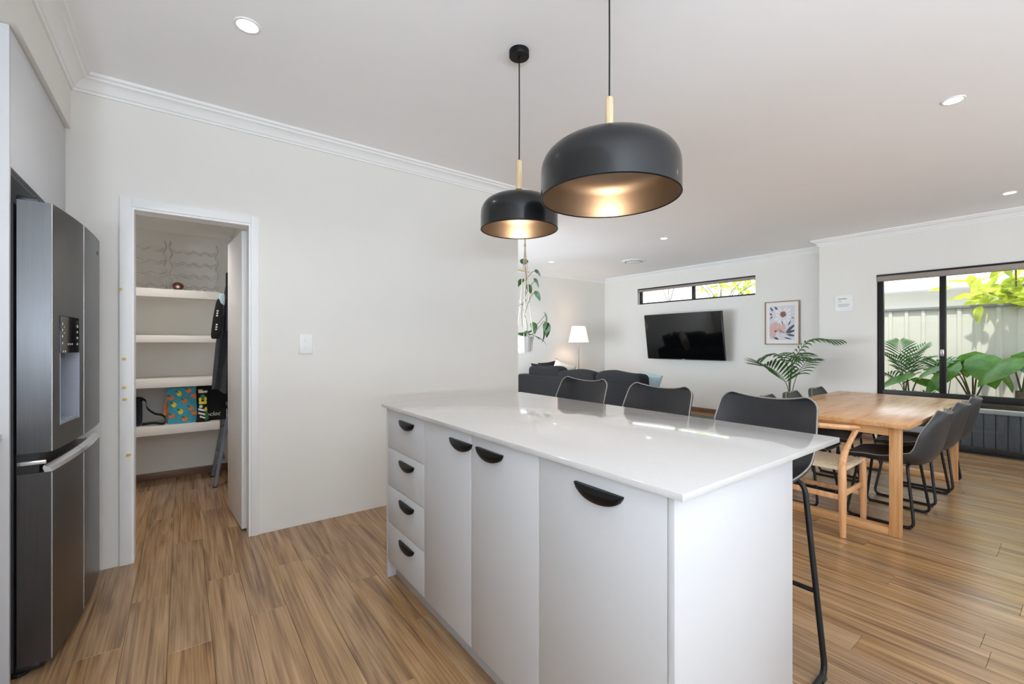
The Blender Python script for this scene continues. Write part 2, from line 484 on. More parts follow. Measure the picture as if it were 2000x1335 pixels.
for k, (x, y, l) in enumerate(planks):
    if k < 300 and plank_size((x, y, l)) > 0:
        if abs(l-PL) < 1e-4:
            if full is None: full = plank_mb(PW, PL).mesh('plank', 'plank', False)
            me = full
        else: me = plank_mb(PW, l).mesh('plank', 'plank', False)
        o = bpy.data.objects.new('plank', me); COL.objects.link(o)
        o.location = (x, y, 0); o.parent = fl
    else:
        t = plank_mb(PW, l); rest.add([(a+x, b+y, c) for a, b, c in t.v], t.f)
        rest_id += [random.random()]*len(t.f)
o = rest.build('plank_field', None, fl, smooth=False)
o.data.materials.append(M['plank_s'])
at = o.data.attributes.new('pid', 'FLOAT', 'FACE')
at.data.foreach_set('value', rest_id[:len(o.data.polygons)])
o['kind'] = 'stuff'; o['label'] = 'remaining far and hidden floor planks'

# ---- ceiling
struct(MB().box(-1.2, 7.95, -3.3, 6.85, CE, CE+.12).build('ceiling', 'ceil', origin=(3, 1.7, CE)), 'flat white painted ceiling')
struct(MB().box(-.85, .5, 3.43, 5.34, 2.41, 2.50).build('ceiling_pantry', 'ceil', origin=(0, 4.3, 2.41)), 'lower white ceiling inside the pantry')
# ---- walls
DX0, DX1, DZ = -.236, .356, 2.043
struct(MB().box(-1.1, DX0, 3.33, 3.43, 0, CE).box(DX1, 2.566, 3.33, 3.43, 0, CE).box(DX0, DX1, 3.33, 3.43, DZ, CE)
       .build('wall_kitchen', 'wall', origin=(.7, 3.38, 0), smooth=False), 'off-white wall with the pantry doorway')
struct(MB().box(-.85, -.75, 3.43, 5.34, 0, 2.41).build('wall_pantry_left', 'wall', origin=(-.8, 4.3, 0)), 'left wall of the pantry')
struct(MB().box(.40, .50, 3.43, 5.34, 0, 2.41).build('wall_pantry_right', 'wall', origin=(.45, 4.3, 0)), 'right wall of the pantry')
struct(MB().box(-.75, .40, 5.24, 5.34, 0, 2.41).build('wall_pantry_back', 'wall', origin=(-.2, 5.3, 0)), 'back wall of the pantry behind the shelves')
struct(MB().box(2.466, 2.566, 3.43, 3.85, 0, CE).box(2.466, 2.566, 6.5, 6.85, 0, CE).box(2.466, 2.566, 3.85, 6.5, 0, .6).box(2.466, 2.566, 3.85, 6.5, 1.85, CE).build('wall_living_side', 'wall', origin=(2.5, 5, 0), smooth=False), 'side wall of the living area')
struct(MB().box(2.566, 7.9, 6.75, 6.85, 0, CE).build('wall_living', 'wall', origin=(5, 6.8, 0)), 'living room wall behind the lamp')
HY0, HY1, HZ0, HZ1 = 3.46, 5.853, 2.08, 2.41
struct(MB().box(7.7, 7.9, 2.377, HY0, 0, CE).box(7.7, 7.9, HY1, 6.75, 0, CE).box(7.7, 7.9, HY0, HY1, 0, HZ0).box(7.7, 7.9, HY0, HY1, HZ1, CE)
       .build('wall_tv', 'wall', origin=(7.8, 4.5, 0), smooth=False), 'off-white wall carrying the television')
WY0, WY1, WZ = -1.25, 1.735, 2.15
struct(MB().box(7.23, 7.45, WY1, 2.377, 0, CE).box(7.45, 7.9, 2.277, 2.377, 0, CE).box(7.23, 7.45, -3.3, WY0, 0, CE).box(7.23, 7.45, WY0, WY1, WZ, CE)
       .build('wall_window', 'wall', origin=(7.4, 0, 0), smooth=False), 'off-white wall around the tall garden window')
struct(MB().box(-1.2, -1.1, -3.3, -2.45, 0, CE).box(-1.2, -1.1, -.55, 3.43, 0, CE).box(-1.2, -1.1, -2.45, -.55, 0, 1.0).box(-1.2, -1.1, -2.45, -.55, 1.65, CE).build('wall_left', 'wall', origin=(-1.15, 0, 0), smooth=False), 'kitchen wall behind the fridge')
struct(MB().box(-1.1, -.85, -3.3, -3.2, 0, CE).box(-.85, .45, -3.3, -3.2, 0, .95).box(-.85, .45, -3.3, -3.2, 2.2, CE).box(.45, .35+.05, -3.3, -3.2, 0, CE)
       .box(5.9, 7.23, -3.3, -3.2, 0, CE).box(.45, 5.9, -3.3, -3.2, 2.3, CE)
       .build('wall_rear', 'wall', origin=(3, -3.25, 0), smooth=False), 'rear wall with openings for the added glazed doors')
struct(MB().box(-1.2, 7.5, -6.8, -3.31, 2.45, 2.6).box(-1.2, 7.5, -6.9, -6.8, 0, 2.6).build('ceiling_sky_block', 'render', origin=(3, -5, 2.45), smooth=False), 'unseen roof and wall added behind the camera to block sky light')  # added out of view to keep open sky light from the rear doors
struct(MB().box(-1.2, 7.5, -6.8, -3.31, -.12, -.02).build('floor_patio', 'concrete', origin=(3, -5, -.1)), 'patio paving behind the camera')
# bulkhead over the fridge side
struct(MB().box(-1.1, -.485, -3.2, 3.33, 2.42, CE).build('wall_bulkhead', 'wall', origin=(-.8, 0, 2.42)), 'plaster bulkhead above the overhead cabinets')

# ---- cornice
prof = [(0, 0), (.010, 0), (.012, .012), (.020, .016), (.030, .034), (.044, .050), (.056, .057), (.066, .060), (.069, .070), (.084, .076), (.086, .09), (0, .09)]
path = [(-.485, -3.2), (-.485, 3.33), (2.566, 3.33), (2.566, 6.75), (7.7, 6.75), (7.7, 2.377), (7.23, 2.377), (7.23, -3.2)]
def cornice(path, zb, k0, pf=prof):
    nrm = []
    n = len(path)
    for i in range(n-1):
        d = Vector(path[i+1])-Vector(path[i]); d.normalize(); nrm.append(Vector((d.y, -d.x)))
    mit = []
    for i in range(n):
        if i == 0: mit.append(nrm[0])
        elif i == n-1: mit.append(nrm[-1])
        else:
            a, b = nrm[i-1], nrm[i]; s = a+b; mit.append(s/(1+a.dot(b)))
    for i in range(n-1):
        m = MB(); vs = []
        for j in (i, i+1):
            for d, z in pf:
                p = Vector(path[j])+mit[j]*d; vs.append((p.x, p.y, zb+z))
        q = len(pf)
        m.add(vs, [(a, (a+1) % q, q+(a+1) % q, q+a) for a in range(q)]+[tuple(range(q)), tuple(range(2*q-1, q-1, -1))])
        struct(m.build('trim_%d' % (k0+i), 'cornice', origin=(path[i][0], path[i][1], zb), angle=25), 'white stepped plaster cornice')
cornice(path, 2.63, 1)
cornice([(-.75, 3.43), (-.75, 5.24), (.40, 5.24), (.40, 3.43)], 2.305, 20, [(0, 0), (.01, 0), (.03, .035), (.07, .075), (.10, .095), (.10, .105), (0, .105)])

# ---- timber skirting
def skirt(name, m, *b):
    struct(MB().box(*b, b=.003).build(name, m, origin=((b[0]+b[1])/2, (b[2]+b[3])/2, 0)), 'low brown timber-look skirting')
skirt('baseboard_tv', 'skirt', 7.686, 7.7, 2.40, 6.75, 0, .075)
skirt('baseboard_living', 'skirtx', 2.58, 7.686, 6.736, 6.75, 0, .075)
skirt('baseboard_window', 'skirt', 7.216, 7.23, 1.76, 2.377, 0, .075)
skirt('baseboard_pantry', 'skirtx', -.75, .40, 5.226, 5.24, 0, .068)
skirt('baseboard_pantry_right', 'skirt', .386, .40, 4.10, 5.226, 0, .068)

# ---- pantry door
d1 = sroot('door_1', (0, 3.38, 0), 'white pantry door standing open with its frame')
W(MB().box(DX0-.052, DX0, 3.316, 3.33, 0, DZ+.052, .003), 'architrave', 'trim', d1)
W(MB().box(DX1, DX1+.046, 3.316, 3.33, 0, DZ+.052, .003), 'architrave', 'trim', d1)
W(MB().box(DX0, DX1, 3.316, 3.33, DZ, DZ+.052, .003), 'architrave', 'trim', d1)
W(MB().box(DX0, DX0+.012, 3.322, 3.445, 0, DZ), 'jamb', 'trim', d1)
W(MB().box(DX1-.012, DX1, 3.322, 3.445, 0, DZ), 'jamb', 'trim', d1)
W(MB().box(DX0+.012, DX1-.012, 3.322, 3.445, DZ-.014, DZ), 'jamb_head', 'trim', d1)
leaf = bpy.data.objects.new('door_leaf', MB().box(-.036, 0, 0, .565, .012, 2.02, .002).mesh('door_leaf', 'trim'))
COL.objects.link(leaf); leaf.parent = d1
leaf.location = (.352, .078, 0); leaf.rotation_euler = (0, 0, R(4))
for z in (.25, 1.05, 1.8):
    MB().tube([(.004, -.004, z), (.004, -.004, z+.09)], .006, 8).build('hinge', 'chrome', leaf)
for z, dx, s in ((1.562, .0, .006), (1.168, .012, .011), (1.005, .013, .010), (.938, .014, .012), (.62, .03, .014)):
    tag(MB().box(DX0-.045+dx-.006, DX0-.045+dx+s, 3.309, 3.317, z, z+.013, .002).build('bumper_pad', 'yellow', origin=(DX0-.04+dx, 3.313, z)),
        {1.562: 'tiny yellow pad highest on the left side of the pantry door frame', 1.168: 'small yellow pad on the door frame level with the turquoise bag\'s shelf above',
         1.005: 'pale yellow pad on the door frame beside the cooler bag', .938: 'yellow pad on the door frame just below the pale one',
         .62: 'lowest yellow pad on the left door frame'}[z], 'pad', 'yellow pads on the pantry door frame')

# ---- windows
def window(name, label, X0, X1, y0, y1, z0, z1, mull, trans=None, fw=.045):
    r_ = sroot(name, ((X0+X1)/2, (y0+y1)/2, z0), label)
    for a, b in ((y0, y0+fw), (y1-fw, y1)):
        W(MB().box(X0, X1, a, b, z0, z1, .003), 'window_frame', 'frame', r_)
    for a, b in ((z0, z0+fw), (z1-fw, z1)):
        W(MB().box(X0, X1, y0+fw, y1-fw, a, b, .003), 'window_frame', 'frame', r_)
    zs = [z0+fw, z1-fw]
    if trans:
        W(MB().box(X0-.006, X1+.006, y0+fw, y1-fw, trans[0], trans[1], .004), 'transom', 'frame', r_)
        bands = [(z0+fw, trans[0], True), (trans[1], z1-fw, False)]
    else: bands = [(z0+fw, z1-fw, False)]
    ys = [y0+fw]+[q for m_ in mull for q in m_]+[y1-fw]
    for zb, zt, low in bands:
        for m_ in mull:
            W(MB().box(X0+.004, X1-.004, m_[0], m_[1], zb, zt, .003), 'mullion', 'frame', r_)
        for k in range(0, len(ys), 2):
            W(MB().box((X0+X1)/2-.003, (X0+X1)/2+.003, ys[k], ys[k+1], zb, zt), 'pane', 'glass', r_)
    return r_
w1 = window('window_1', 'tall dark-framed garden window with a low glass panel', 7.262, 7.325, WY0, WY1, 0, WZ, [(-.30, -.245), (1.092, 1.148)], (.585, .665), .06)
W(MB().box(7.250, 7.262, 1.105, 1.135, 1.11, 1.19, .003), 'latch', 'chrome', w1)
W(MB().box(7.235, 7.262, WY0, WY1, 0, .018), 'sill_track', 'frame', w1)
w2 = window('window_2', 'narrow high window above the television', 7.78, 7.84, HY0, HY1, HZ0, HZ1, [(4.61, 4.665)], None, .035)
w3 = sroot('window_3', (3.2, -3.25, 0), 'unseen glazed sliding doors added behind the camera for light')  # doors added out of view as an opening for light
for x in (.45, 1.8, 3.15, 4.5, 5.84):
    W(MB().box(x, x+.06, -3.28, -3.22, 0, 2.3), 'window_frame', 'frame', w3)
w4 = sroot('window_4', (-.2, -3.25, 0), 'unseen kitchen window added behind the camera for light')  # window added out of view as an opening for light
for x in (-.85, .39):
    W(MB().box(x, x+.06, -3.28, -3.22, .95, 2.2), 'window_frame', 'frame', w4)

window('window_5', 'unseen side window round the corner, added to light the living room', 2.49, 2.545, 3.85, 6.5, .6, 1.85, [(5.15, 5.2)])  # window added out of view to house the living room fill light
window('window_6', 'unseen sink window added in the kitchen wall for light', -1.18, -1.125, -2.45, -.55, 1.0, 1.65, [(-1.52, -1.47)])  # window added out of view to house the sink-side fill light
b1 = thing('roller_blind', 'rolled-up taupe blind across the top of the tall garden window', 'blind', (7.25, .24, 2.1))
W(MB().box(7.20, 7.258, WY0+.01, WY1-.005, 2.13, 2.148, .003), 'headrail', 'frame', b1)
W(MB().box(7.203, 7.255, WY0+.012, WY1-.007, 2.06, 2.129, .012), 'rolled_fabric', 'blind', b1)
b2 = thing('roller_blind', 'thin rolled-up taupe blind along the narrow high window', 'blind', (7.74, 4.65, 2.36))
W(MB().box(7.705, 7.76, HY0+.005, HY1-.005, 2.392, 2.409, .002), 'headrail', 'frame', b2)
W(MB().box(7.708, 7.757, HY0+.008, HY1-.008, 2.345, 2.391, .01), 'rolled_fabric', 'blind', b2)

# ================================================================ KITCHEN LEFT SIDE
pan = tag(MB().box(-1.095, -.505, 2.372, 2.390, 0, 2.418, .001).build('cabinet_panel', 'lam', origin=(-.8, 2.381, 0)),
          'tall white laminate end panel at the near side of the fridge', 'panel')
oc = thing('overhead_cabinet', 'white overhead cabinet closed above the dark fridge', 'cabinet', (-.8, 2.86, 1.905))
W(MB().box(-1.095, -.525, 2.392, 3.326, 1.905, 2.416), 'body', 'lam', oc)
W(MB().box(-.524, -.505, 2.393, 3.326, 1.908, 2.415, .001), 'cabinet_door', 'lam', oc)
bc = thing('base_cabinet', 'white base cabinet under the bench nearest the fridge panel', 'cabinet', (-.8, 1.9, 0))
W(MB().box(-1.09, -.56, 1.45, 2.37, .1, .911), 'body', 'lam', bc)
W(MB().box(-.559, -.540, 1.452, 2.368, .102, .905, .001), 'cabinet_door', 'lam', bc)
W(MB().box(-1.09, -.61, 1.45, 2.37, 0, .1), 'kickboard', 'kick', bc)
tag(MB().box(-1.095, -.522, .1, 2.371, .913, .933, .002).build('kitchen_benchtop', 'quartz', origin=(-.8, 1.2, .913)),
    'white stone bench running up to the tall panel by the fridge', 'benchtop')
bc2 = thing('base_cabinet', 'white base cabinet under the bench beside the camera', 'cabinet', (-.8, .8, 0))
W(MB().box(-1.09, -.56, .12, 1.446, .1, .911), 'body', 'lam', bc2)
W(MB().box(-.559, -.540, .122, 1.444, .102, .905, .001), 'cabinet_door', 'lam', bc2)
W(MB().box(-1.09, -.61, .12, 1.446, 0, .1), 'kickboard', 'kick', bc2)

# ---- fridge
def fx(y):
    """front of the fridge doors in plan: slightly bowed and turned"""
    t = (y-2.42)/.75
    return -.404+.115*t-.064*t*t
fr = thing('refrigerator', 'dark stainless four-door fridge with water dispenser', 'refrigerator', (-.75, 2.8, 0))
W(MB().box(-1.07, -.505, 2.425, 3.165, .03, 1.79, .006), 'body', 'fridgebody', fr)
W(MB().box(-.62, -.43, 2.45, 3.14, .012, .04, .004), 'plinth', 'darkplastic', fr)
for y in (2.47, 3.1):
    W(MB().lathe([(.03, 0), (.03, .014)], (-.5, y, 0), 14), 'foot', 'darkplastic', fr)
def door_block(m, y0, y1, z0, z1, n=8, xb=-.497):
    ys = [y0+(y1-y0)*k/n for k in range(n+1)]
    m.prism([(xb, y0)]+[(fx(y), y) for y in ys]+[(xb, y1)], z0, z1)
    return m
YS = 2.785
ZB, ZT = .845, 1.80
m = MB()
RY0, RY1, RZ0, RZ1 = 2.49, 2.705, .935, 1.372
door_block(m, 2.421, RY0, ZB, ZT, 4); door_block(m, RY1, YS-.002, ZB, ZT, 4)
door_block(m, RY0, RY1, RZ1, ZT, 6); door_block(m, RY0, RY1, ZB, RZ0, 6)
m.box(-.497, -.475, RY0, RY1, RZ0, RZ1)
ud = W(m, 'upper_door', 'steel', fr, angle=30)
def part_under(mb, name, m_, parent_obj, root, **k):
    o = W(mb, name, m_, root, **k); o.parent = parent_obj; return o
# dispenser on the left door
m = MB(); n = 6
ys = [RY0+(RY1-RY0)*k/n for k in range(n+1)]
m.prism([(-.47, RY0)]+[(fx(y)+.002, y) for y in ys]+[(-.47, RY1)], 1.222, RZ1-.002)
part_under(m, 'control_panel', 'gloss', ud, fr, angle=30)
part_under(MB().box(-.474, -.470, RY0, RY1, RZ0, 1.221).box(-.474, -.392, RY0, RY0+.004, RZ0, 1.221).box(-.474, -.366, RY1-.004, RY1, RZ0, 1.221)
           .prism([(-.474, RY0), (fx(RY0)-.002, RY0), (fx(RY1)-.002, RY1), (-.474, RY1)], RZ0, RZ0+.012), 'dispenser_recess', 'bluegrey', ud, fr, smooth=False)
for k in range(4):
    yy = RY0+.03+k*.045
    part_under(MB().box(-.468, fx(yy)-.006, yy, yy+.018, RZ0+.0125, RZ0+.016), 'drip_grille', 'chrome', ud, fr)
part_under(MB().box(-.455, -.40, 2.56, 2.63, 1.20, 1.2215, .004), 'dispenser_spout', 'darkplastic', ud, fr)
for (yy, zz, s) in [(2.507, 1.34, .008), (2.507, 1.315, .008), (2.507, 1.29, .008), (2.507, 1.262, .008), (2.68, 1.335, .008), (2.68, 1.31, .008), (2.68, 1.285, .008),
                    (2.68, 1.258, .008), (2.567, 1.258, .006), (2.59, 1.258, .006), (2.613, 1.258, .006), (2.524, 1.328, .004), (2.524, 1.303, .004), (2.515, 1.228, .006), (2.535, 1.228, .006)]:
    x = fx(yy)+.0022
    part_under(MB().box(x, x+.0012, yy-s, yy+s, zz-s*.6, zz+s*.6), 'icon', 'icon', ud, fr)
ud2 = W(door_block(MB(), YS+.002, 3.168, ZB, ZT, 10), 'upper_door', 'steel', fr, angle=30)
# pale edge strips at the seams
for y in (2.4205, YS-.0035, YS+.0025):
    x = fx(y)
    W(MB().tube([(x-.0005, y, ZB+.002), (x-.0005, y, ZT-.002)], .0022, 6), 'edge_trim', 'chrome', fr)
    W(MB().tube([(x-.0005, y, .05), (x-.0005, y, .765)], .0022, 6), 'edge_trim', 'chrome', fr)
for (a, b) in ((2.421, YS-.002), (YS+.002, 3.168)):
    ld = W(door_block(MB(), a, b, .045, .768, 8), 'lower_door', 'steel', fr, angle=30)
    # scooped pocket handle: a sloping lip along the top of the lower door
    n = 8; m = MB(); vs = []
    ys = [a+(b-a)*k/n for k in range(n+1)]
    for y in ys:
        vs += [(fx(y), y, .768), (fx(y)-.004, y, .782), (fx(y)-.022, y, .795), (fx(y)-.026, y, .785), (fx(y)-.020, y, .768)]
    fs = []
    for i in range(n):
        for j in range(5):
            fs.append((i*5+j, i*5+(j+1) % 5, (i+1)*5+(j+1) % 5, (i+1)*5+j))
    fs += [(0, 1, 2, 3, 4), tuple(n*5+j for j in (4, 3, 2, 1, 0))]
    m.add(vs, fs)
    o = W(m, 'pocket_handle', 'chrome', fr, angle=30); o.parent = ld
W(MB().box(-.50, -.44, 2.43, 3.16, .762, .846), 'handle_recess', 'darkplastic', fr)
W(MB().box(-.497, -.42, 2.4205, 2.43, .80, .815, .002), 'hinge_cover', 'chrome', fr)
for z in (1.80, .045-.02):
    W(MB().box(-.50, -.44, 2.428, 2.47, z, z+.018, .004), 'hinge', 'darkplastic', fr)
x = fx(3.12)
W(MB().box(x, x+.002, 3.075, 3.10, 1.715, 1.732), 'badge', 'darkplastic', fr)

# ================================================================ PANTRY
shelf_names = ['highest pantry shelf, holding the wire bottle racks', 'second pantry shelf from the top, empty', 'third pantry shelf from the top, empty', 'lowest pantry shelf, holding the bags']
for (zt, zb), lab in zip(((1.735, 1.662), (1.332, 1.270), (.954, .881), (.548, .475)), shelf_names):
    s = thing('pantry_shelf', 'white painted '+lab, 'shelf', (-.24, 5.04, zb), 0, 'white pantry shelves')
    W(MB().box(-.745, .272, 4.853, 5.238, zt-.018, zt, .001), 'shelf_board', 'shelf', s)
    W(MB().box(-.745, .272, 4.838, 4.852, zb, zt-.012, .002), 'front_lip', 'shelf', s)
    W(MB().box(-.745, .272, 5.222, 5.238, zb, zt-.019), 'back_batten', 'shelf', s)
# wire bottle racks
def bottle_rack(x0, x1, label):
    t = thing('bottle_rack', label, 'bottle rack', ((x0+x1)/2, 5.03, 1.735), 0, 'wire bottle racks')
    for lev, z in enumerate((.018, .125, .235, .345)):
        for y in (-.06, .06):
            pts = []
            n = 36
            for k in range(n+1):
                u = k/n; pts.append(((x0-x1)/2+(x1-x0)*u, y, z+.011*math.cos(u*2*PI*4)+(.036 if y > 0 else 0)))
            MB().tube(pts, .0032, 6).build('wave_wire', 'chrome', t)
    for sx in (-1, 1):
        xx = sx*(x1-x0)/2
        for y in (-.06, .06):
            pts = []
            for k in range(25):
                u = k/24; pts.append((xx+sx*.010*math.sin(u*2*PI*3.5), y+(.02*u if y < 0 else -.02*u), .0035+.425*u))
            MB().tube(pts, .0042, 6).build('post', 'chrome', t)
        pts = [(xx, .045*math.cos(a)*1.0, .427+.022*math.sin(a)) for a in [PI*k/10 for k in range(11)]]
        MB().tube(pts, .0042, 6).build('loop_top', 'chrome', t)
bottle_rack(-.53, -.128, 'silver wavy wire bottle rack on the left of the top pantry shelf')
bottle_rack(-.088, .255, 'silver wavy wire bottle rack on the right of the top pantry shelf')
bl = thing('copper_ball', 'small round rose-copper ball under the right wire rack', 'ornament', (-.035, 4.915, 1.735))
MB().superell((0, 0, .036), (.042, .036, .036), 1, 1, 24, 16).build('ball', 'copper', bl)
MB().superell((0, -.034, .027), (.013, .006, .013), 1, 1, 16, 10).build('painted_highlight', 'whiteprint', bl)  # pale blob painted on as the ball's bright highlight

# cooler bag
cb = thing('cooler_bag', 'navy cooler bag with black strap on the lowest pantry shelf', 'bag', (-.385, 5.02, .548))
MB().superell((0, 0, .105), (.10, .075, .104), .25, .3, 28, 14).build('body', 'navy', cb)
MB().superell((0, 0, .222), (.104, .078, .022), .35, .3, 28, 8).build('lid', 'webbing', cb)
MB().tube([(-.04, 0, .236), (-.035, 0, .258), (.035, 0, .258), (.04, 0, .236)], .007, 6).build('grip', 'webbing', cb)
MB().superell((.02, -.074, .085), (.055, .012, .07), .3, .3, 20, 10).build('front_pocket', 'navy', cb)
MB().tube(fillet([(.0775, -.078, .02), (.0775, -.080, .06), (.0775, -.078, .20)], .01), .010, 6).build('side_band', 'webbing', cb)
sp = catmull([(.095, -.02, .235), (.125, -.04, .21), (.135, -.05, .15), (.185, -.07, .10), (.235, -.09, .085), (.26, -.09, .055), (.25, -.10, .012), (.18, -.09, .02), (.10, -.06, .012)], 6)
MB().slab(lambda u, v: tuple(sp[int(round(v*(len(sp)-1)))]+Vector((0, .028*(u-.5), .012*(u-.5)))), 3, len(sp), lambda u, v: (.002, 0, .003)).build('shoulder_strap', 'webbing', cb)

# turquoise fruit bag
tb = thing('tote_bag', 'turquoise fabric bag printed with oranges and lemons', 'bag', (-.005, 4.94, .548))
MB().slab(lambda u, v: ((u-.5)*.205+.006*math.sin(v*5), -.02-.02*math.sin(PI*u)*(1-v*.7), .001+.32*v), 13, 11, lambda u, v: (0, .05-.02*v, 0)).build('body', 'aqua', tb)
def tsurf(u, v, d=.0022): return Vector(((u-.5)*.205+.006*math.sin(v*5), -.02-.02*math.sin(PI*u)*(1-v*.7)-d, .001+.32*v))
def blob(u, v, ru, rv, d=.0022, n=14, rot=0, surf=tsurf):
    m = MB(); vs = [tuple(surf(u, v, d))]
    for k in range(n):
        a = 2*PI*k/n; x, y = ru*math.cos(a), rv*math.sin(a)
        vs.append(tuple(surf(u+(x*math.cos(rot)-y*math.sin(rot)), v+(x*math.sin(rot)+y*math.cos(rot))*.64, d)))
    return m.add(vs, [(0, 1+k, 1+(k+1) % n) for k in range(n)])
for (u, v, kind) in ((.13, .72, 'o'), (.42, .83, 'l'), (.76, .9, 'o'), (.92, .74, 'o'), (.58, .62, 'o'), (.2, .53, 'l'), (.78, .4, 'o'), (.42, .33, 'l'), (.12, .22, 'o'), (.9, .26, 'o'), (.58, .12, 'o')):
    q = blob(u, v, .105 if kind == 'o' else .09, .095 if kind == 'o' else .115).build('orange_print' if kind == 'o' else 'lemon_print', 'orange' if kind == 'o' else 'lemon', tb)
    if u < .88:
        o = blob(u-.075, v+.055, .035, .075, .0034, 10, .9).build('leaf_print', 'green', tb)
MB().tube(catmull([(-.096, .0, .31), (-.108, -.01, .24), (-.118, -.012, .16), (-.125, -.012, .09), (-.112, -.008, .10), (-.10, .0, .2)], 6), .006, 6).build('handle', 'orange', tb)

# black bag with patterned side
kb = thing('shopping_bag', 'black folded bag with white lettering beside the turquoise bag', 'bag', (.225, 4.99, .548))
MB().slab(lambda u, v: ((u-.5)*.25, -.03-.018*math.sin(PI*u)+.01*math.sin(9*v+u*5), .001+.325*v), 15, 11, lambda u, v: (0, .07-.04*v, 0)).build('body', 'blackcloth', kb)
tx = bpy.data.curves.new('lettering', 'FONT'); tx.body = 'ocloc'; tx.size = .052; tx.extrude = .0008; tx.shear = .2
to = bpy.data.objects.new('lettering', tx); COL.objects.link(to)
dg = bpy.context.evaluated_depsgraph_get()
me = bpy.data.meshes.new_from_object(to.evaluated_get(dg)); bpy.data.objects.remove(to)
me.name = 'lettering'; me.materials.clear(); me.materials.append(M['whiteprint'])
lo = bpy.data.objects.new('lettering', me); COL.objects.link(lo); lo.parent = kb
lo.location = (-.058, -.062, .045); lo.rotation_euler = (R(90), 0, R(3))
pb = thing('printed_pouch', 'black and white striped pouch with yellow and green print', 'pouch', (.145, 4.905, .548))
def psurf(u, v, d=0): return Vector(((u-.5)*(.085+.02*math.sin(v*4+2.2)), -.012-.012*math.sin(PI*u)-d, .001+.30*v))
MB().slab(lambda u, v: tuple(psurf(u, v)), 9, 13, lambda u, v: (0, .028, 0)).build('body', 'blackcloth', pb)
def strip(u0, u1, v0, v1, tilt=0):
    return MB().grid(lambda a, b: tuple(psurf(u0+(u1-u0)*a, v0+(v1-v0)*b+tilt*(a-.5), .002)), 6, 3)
for k, (u0, u1, v0, v1, t, m_) in enumerate(((.08, .95, .88, .94, -.0, 'whiteprint'), (.08, .5, .945, .985, 0, 'lemon'), (.05, .7, .34, .40, -.05, 'whiteprint'), (.1, .72, .22, .28, -.06, 'whiteprint'),
                                             (.25, .7, .12, .17, -.06, 'whiteprint'), (.7, .97, .05, .45, .05, 'green'), (.06, .95, .54, .62, 0, 'lemon'))):
    strip(u0, u1, v0, v1, t).build('stripe_print', m_, pb)
for (u, v, a, b, m_) in ((.5, .75, .26, .14, 'green'), (.2, .68, .16, .10, 'lemon'), (.8, .68, .16, .12, 'lemon'), (.3, .47, .2, .07, 'whiteprint'), (.8, .38, .14, .1, 'lemon')):
    blob(u, v, a, b, .0032, 12, 0, psurf).build('leaf_print', m_, pb)

# apron, mitt on hooks at the right wall
hk = thing('wall_hook', 'small chrome hook high on the pantry side wall', 'hook', (.398, 4.52, 2.10))
MB().box(-.006, 0, -.02, .02, -.03, .03, .002).build('plate', 'chrome', hk)
MB().tube(catmull([(-.004, 0, .0), (-.05, 0, -.012), (-.075, 0, .002), (-.078, 0, .022)], 5), .005, 8).build('prong', 'chrome', hk)
ap = thing('apron', 'long charcoal apron hanging in folds from the pantry hook', 'apron', (.30, 4.5, .87))
def apron(u, v):
    z = 1.02*(1-v)
    wd = .03+.075*min(1, v*1.6)+.02*v
    fold = .020*math.sin(u*PI*5+v*3)*min(1, v*2.2)
    return (.028-.05*v*(1-u)+(u-.5)*wd*1.05-.018*v, fold-.03*(u-.5)*2*v, z+.012*math.sin(u*PI*3)*v-.05*u*v)
MB().slab(apron, 25, 22, lambda u, v: (.002, .006, 0)).build('cloth', 'apron', ap)
MB().tube(catmull([(.022, 0, 1.01), (.026, 0, 1.12), (.026, .01, 1.235), (.031, .015, 1.12), (.034, .01, 1.01)], 6), .006, 6).build('neck_strap', 'webbing', ap)
def flap(u, v): return (-.005+.06*u*(1-v*.5), -.032-.012*math.sin(u*PI), .80-.30*v-.10*u*(1-v))
MB().slab(flap, 9, 9, lambda u, v: (0, .005, 0)).build('folded_flap', 'apron', ap)
MB().box(-.004, .016, -.028, .03, .70, 1.0, .006).build('ties', 'blackcloth', ap)
mt = thing('oven_mitt', 'black oven mitt with white marks and pale cuff', 'mitt', (.235, 4.46, 1.30))
def mittf(p):
    z = p[2]; k = 1-.25*max(0, z/.17); return [p[0]*k+.018*(z/.17), p[1], p[2]]
MB().superell((0, 0, .17), (.034, .022, .17), .35, .6, 20, 16, mittf).build('body', 'blackcloth', mt)
MB().superell((.03, 0, .335), (.022, .022, .05), .4, .6, 16, 8).build('cuff', 'paleblue', mt)
for (x, z) in ((-.004, .215), (-.010, .10)):
    for q in (-.02, 0, .02):
        MB().box(x-.006+q*.1, x+.007+q*.1, -.0238, -.0215, z+q-.006, z+q+.006).build('white_mark', 'whiteprint', mt)

# folded step ladder leaning on the right wall
ld = thing('step_ladder', 'folded grey step ladder leaning against the pantry side wall', 'ladder', (.225, 4.85, 0))
def rail(y, dx, ztop, name='rail'):
    a = Vector((dx, y, .012)); b = Vector((dx+.155*ztop/.95, y*.94, ztop))
    d = (b-a).normalized(); s = d.cross(Vector((0, 1, 0))).normalized()*.012
    q = Vector((0, .031, 0))
    MB().add([a-s-q, a+s-q, a+s+q, a-s+q, b-s-q, b+s-q, b+s+q, b-s+q], [(0, 3, 2, 1), (4, 5, 6, 7), (0, 1, 5, 4), (1, 2, 6, 5), (2, 3, 7, 6), (3, 0, 4, 7)]).build(name, 'alu', ld)
    MB().box(dx-.016, dx+.018, y-.028, y+.028, 0, .03, .003).build('rubber_foot', 'darkplastic', ld)
for y in (-.19, .19): rail(y, 0, .93)
for z in (.24, .47, .70):
    x = .155*z/.95
    MB().box(x-.015, x+.04, -.17, .17, z-.012, z+.012, .003).build('step', 'alu', ld)
